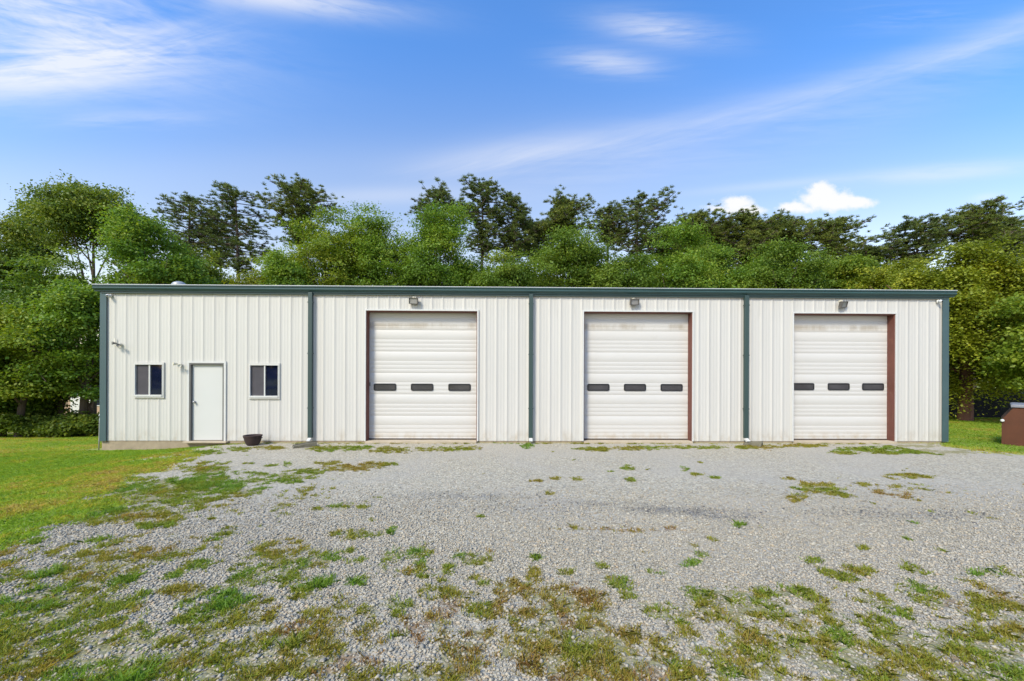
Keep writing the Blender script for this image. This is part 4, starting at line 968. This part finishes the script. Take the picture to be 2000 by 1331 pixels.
for (lab, u, vt, vb, hw, di, mt, nl, kw) in [
    ('tallest dark tree with open crown above the left corner', 185, 350, 540, 84, 27, 'leaf_dark', 40, dict(lobe=.34, ry=1.0, up=.4)),
    ('slim dark tree with sky gaps left of the tallest left tree', 70, 380, 600, 38, 28, 'leaf_dark', 15, dict(lobe=.38, up=.4)),
    ('dark bushy tree at the left edge of the lawn', 0, 412, 760, 70, 24, 'leaf_dark', 24, {}),
    ('bright green tree leaning over the left end of the roof', 285, 416, 700, 92, 21, 'leaf_green', 30, dict(lobe=.30)),
    ('large light green tree nearest the left lawn edge', 35, 588, 838, 112, 18, 'leaf_bright', 32, dict(skirt=-.85, lobe=.30)),
    ('dense green tree touching the left building corner', 160, 512, 832, 78, 19.0, 'leaf_green', 30, dict(skirt=-.85, lobe=.30)),
    ('yellowish tree between the two left front trees', 98, 492, 790, 70, 20.5, 'leaf_willow', 28, dict(skirt=-.8)),
    ('dark tree filling the space behind the left front trees', 60, 560, 800, 130, 23, 'leaf_dark', 26, dict(skirt=-.8)),
    ('young bushy tree low at the left edge of the photo', 5, 690, 850, 52, 18.6, 'leaf_green', 18, dict(skirt=-.95)),
    ('young dark bushy tree between the left trunks', 72, 700, 850, 50, 19.6, 'leaf_dark', 18, dict(skirt=-.95)),
    ('young light bushy tree before the tan cottage', 122, 690, 815, 40, 19.8, 'leaf_green', 16, dict(skirt=-.95)),
    ('young bushy tree right beside the left wall corner', 186, 665, 812, 36, 20.2, 'leaf_dark', 16, dict(skirt=-.95)),
    ('tree just beyond the left frame edge with low branches', -120, 480, 830, 120, 19, 'leaf_green', 30, dict(skirt=-.9))]:
    broadleaf('leafy_tree', lab, GL, u, vt, vb, hw, di, mt, nl=nl, nsub=16 if vb > 780 else 24, nleaf=62, L=.13 if di < 22 else .15, sig=.24, trunk_r=.12, spray=.48 if vb > 780 else .6, **kw)
for k, (u, hw, vt, di, lab) in enumerate([(-30, 60, 805, 18.2, 'leafy shrub at the left frame edge of the lawn'), (40, 50, 815, 18.0, 'low shrub under the large light green tree'), (95, 40, 822, 18.2, 'smallest shrub midway along the left lawn edge'), (140, 36, 815, 18.4, 'dark shrub below the tan cottage gap'), (182, 34, 808, 18.8, 'shrub beside the yard hydrant at the left corner')]):
    t = at_depth(u, vt, di); bz = gz(t.x, t.y); rz = (t.z - bz) / 2 + .05; sc = di / F
    o = thing('shrub', lab, 'shrub', (t.x, t.y, bz), 0, 'shrubs along the left lawn edge')
    link('foliage', npmesh('foliage', *crown_leaves((0, 0, rz), (hw * sc, .8, rz), 14, 18, 34, .12, skirt=-.9, lobe=.36, sig=.14)), M['leaf_dark'], o)
    link('stem', limb_mesh([([(0, 0, -.1), (.1 * q, .05, rz * .7), (.35 * q, .1, rz * 1.5)], [.03, .02, .008]) for q in (-2, -1, 1, 2)]), M['bark'], o)
GR = 'trees right of the workshop'
def cedar(lab, u, vt, vb, hw, di, tr, n):
    return broadleaf('cedar_tree', lab, GR, u, vt, vb, hw, di, 'leaf_olive', nl=n, nsub=26, nleaf=60, L=.125, trunk_r=tr, bark='cedarbark', flat=.38, lobe=.26, sig=.20, skirt=-.98, droop=.5, taper=.5, up=.9)
cedar('large olive cedar with thick reddish trunk right of the workshop', 1886, 452, 786, 165, 19.5, .24, 120)
cedar('olive cedar partly hidden behind the right wall corner', 1770, 482, 790, 105, 24, .2, 60)
cedar('olive cedar at the right edge beyond the dumpster', 2050, 432, 785, 140, 22, .22, 80)
broadleaf('leafy_tree', 'light green broadleaf tree overhanging the dumpster at right edge', GR, 2055, 560, 775, 92, 16.2, 'leaf_bright', nl=26, nsub=22, nleaf=30, L=.15, sig=.22, lobe=.3, skirt=-.9)
# far wood that closes the view below the crowns, one mass
def far_woods():
    Vs, Fs, Ts = [], [], []; b = 0
    for k in range(96):
        t = k / 95; x = -84 + 168 * t; y = 36 + 5 * math.sin(k * 1.7) - 26 * max(0, abs(t - .5) - .25); z = gz(x, min(y, 30))
        V, Fc, T = crown_leaves((x, y, z + 2.6), (2.6, 2.0, rng.uniform(2.4, 3.4)), 9, 18, 22, .34, skirt=-.95, lobe=.42, sig=.36)
        Vs.append(V); Fs.append(Fc + b); Ts.append(T); b += len(V)
    for k in range(70):
        x = -75 + 150 * k / 69; y = -62 + 6 * math.sin(k * 2.1); z = gz(x, y)
        V, Fc, T = crown_leaves((x, y, z + 4.2), (3.6, 2.6, rng.uniform(4.0, 6.0)), 9, 14, 18, .6, skirt=-.95, lobe=.42, sig=.5)
        Vs.append(V); Fs.append(Fc + b); Ts.append(T); b += len(V)
    tag(link('far_woods', npmesh('far_woods', np.concatenate(Vs), np.concatenate(Fs), np.concatenate(Ts)), M['leaf_dark']), 'dark mass of undergrowth and woods beyond the nearer trees', 'woods', kind='stuff')
far_woods()
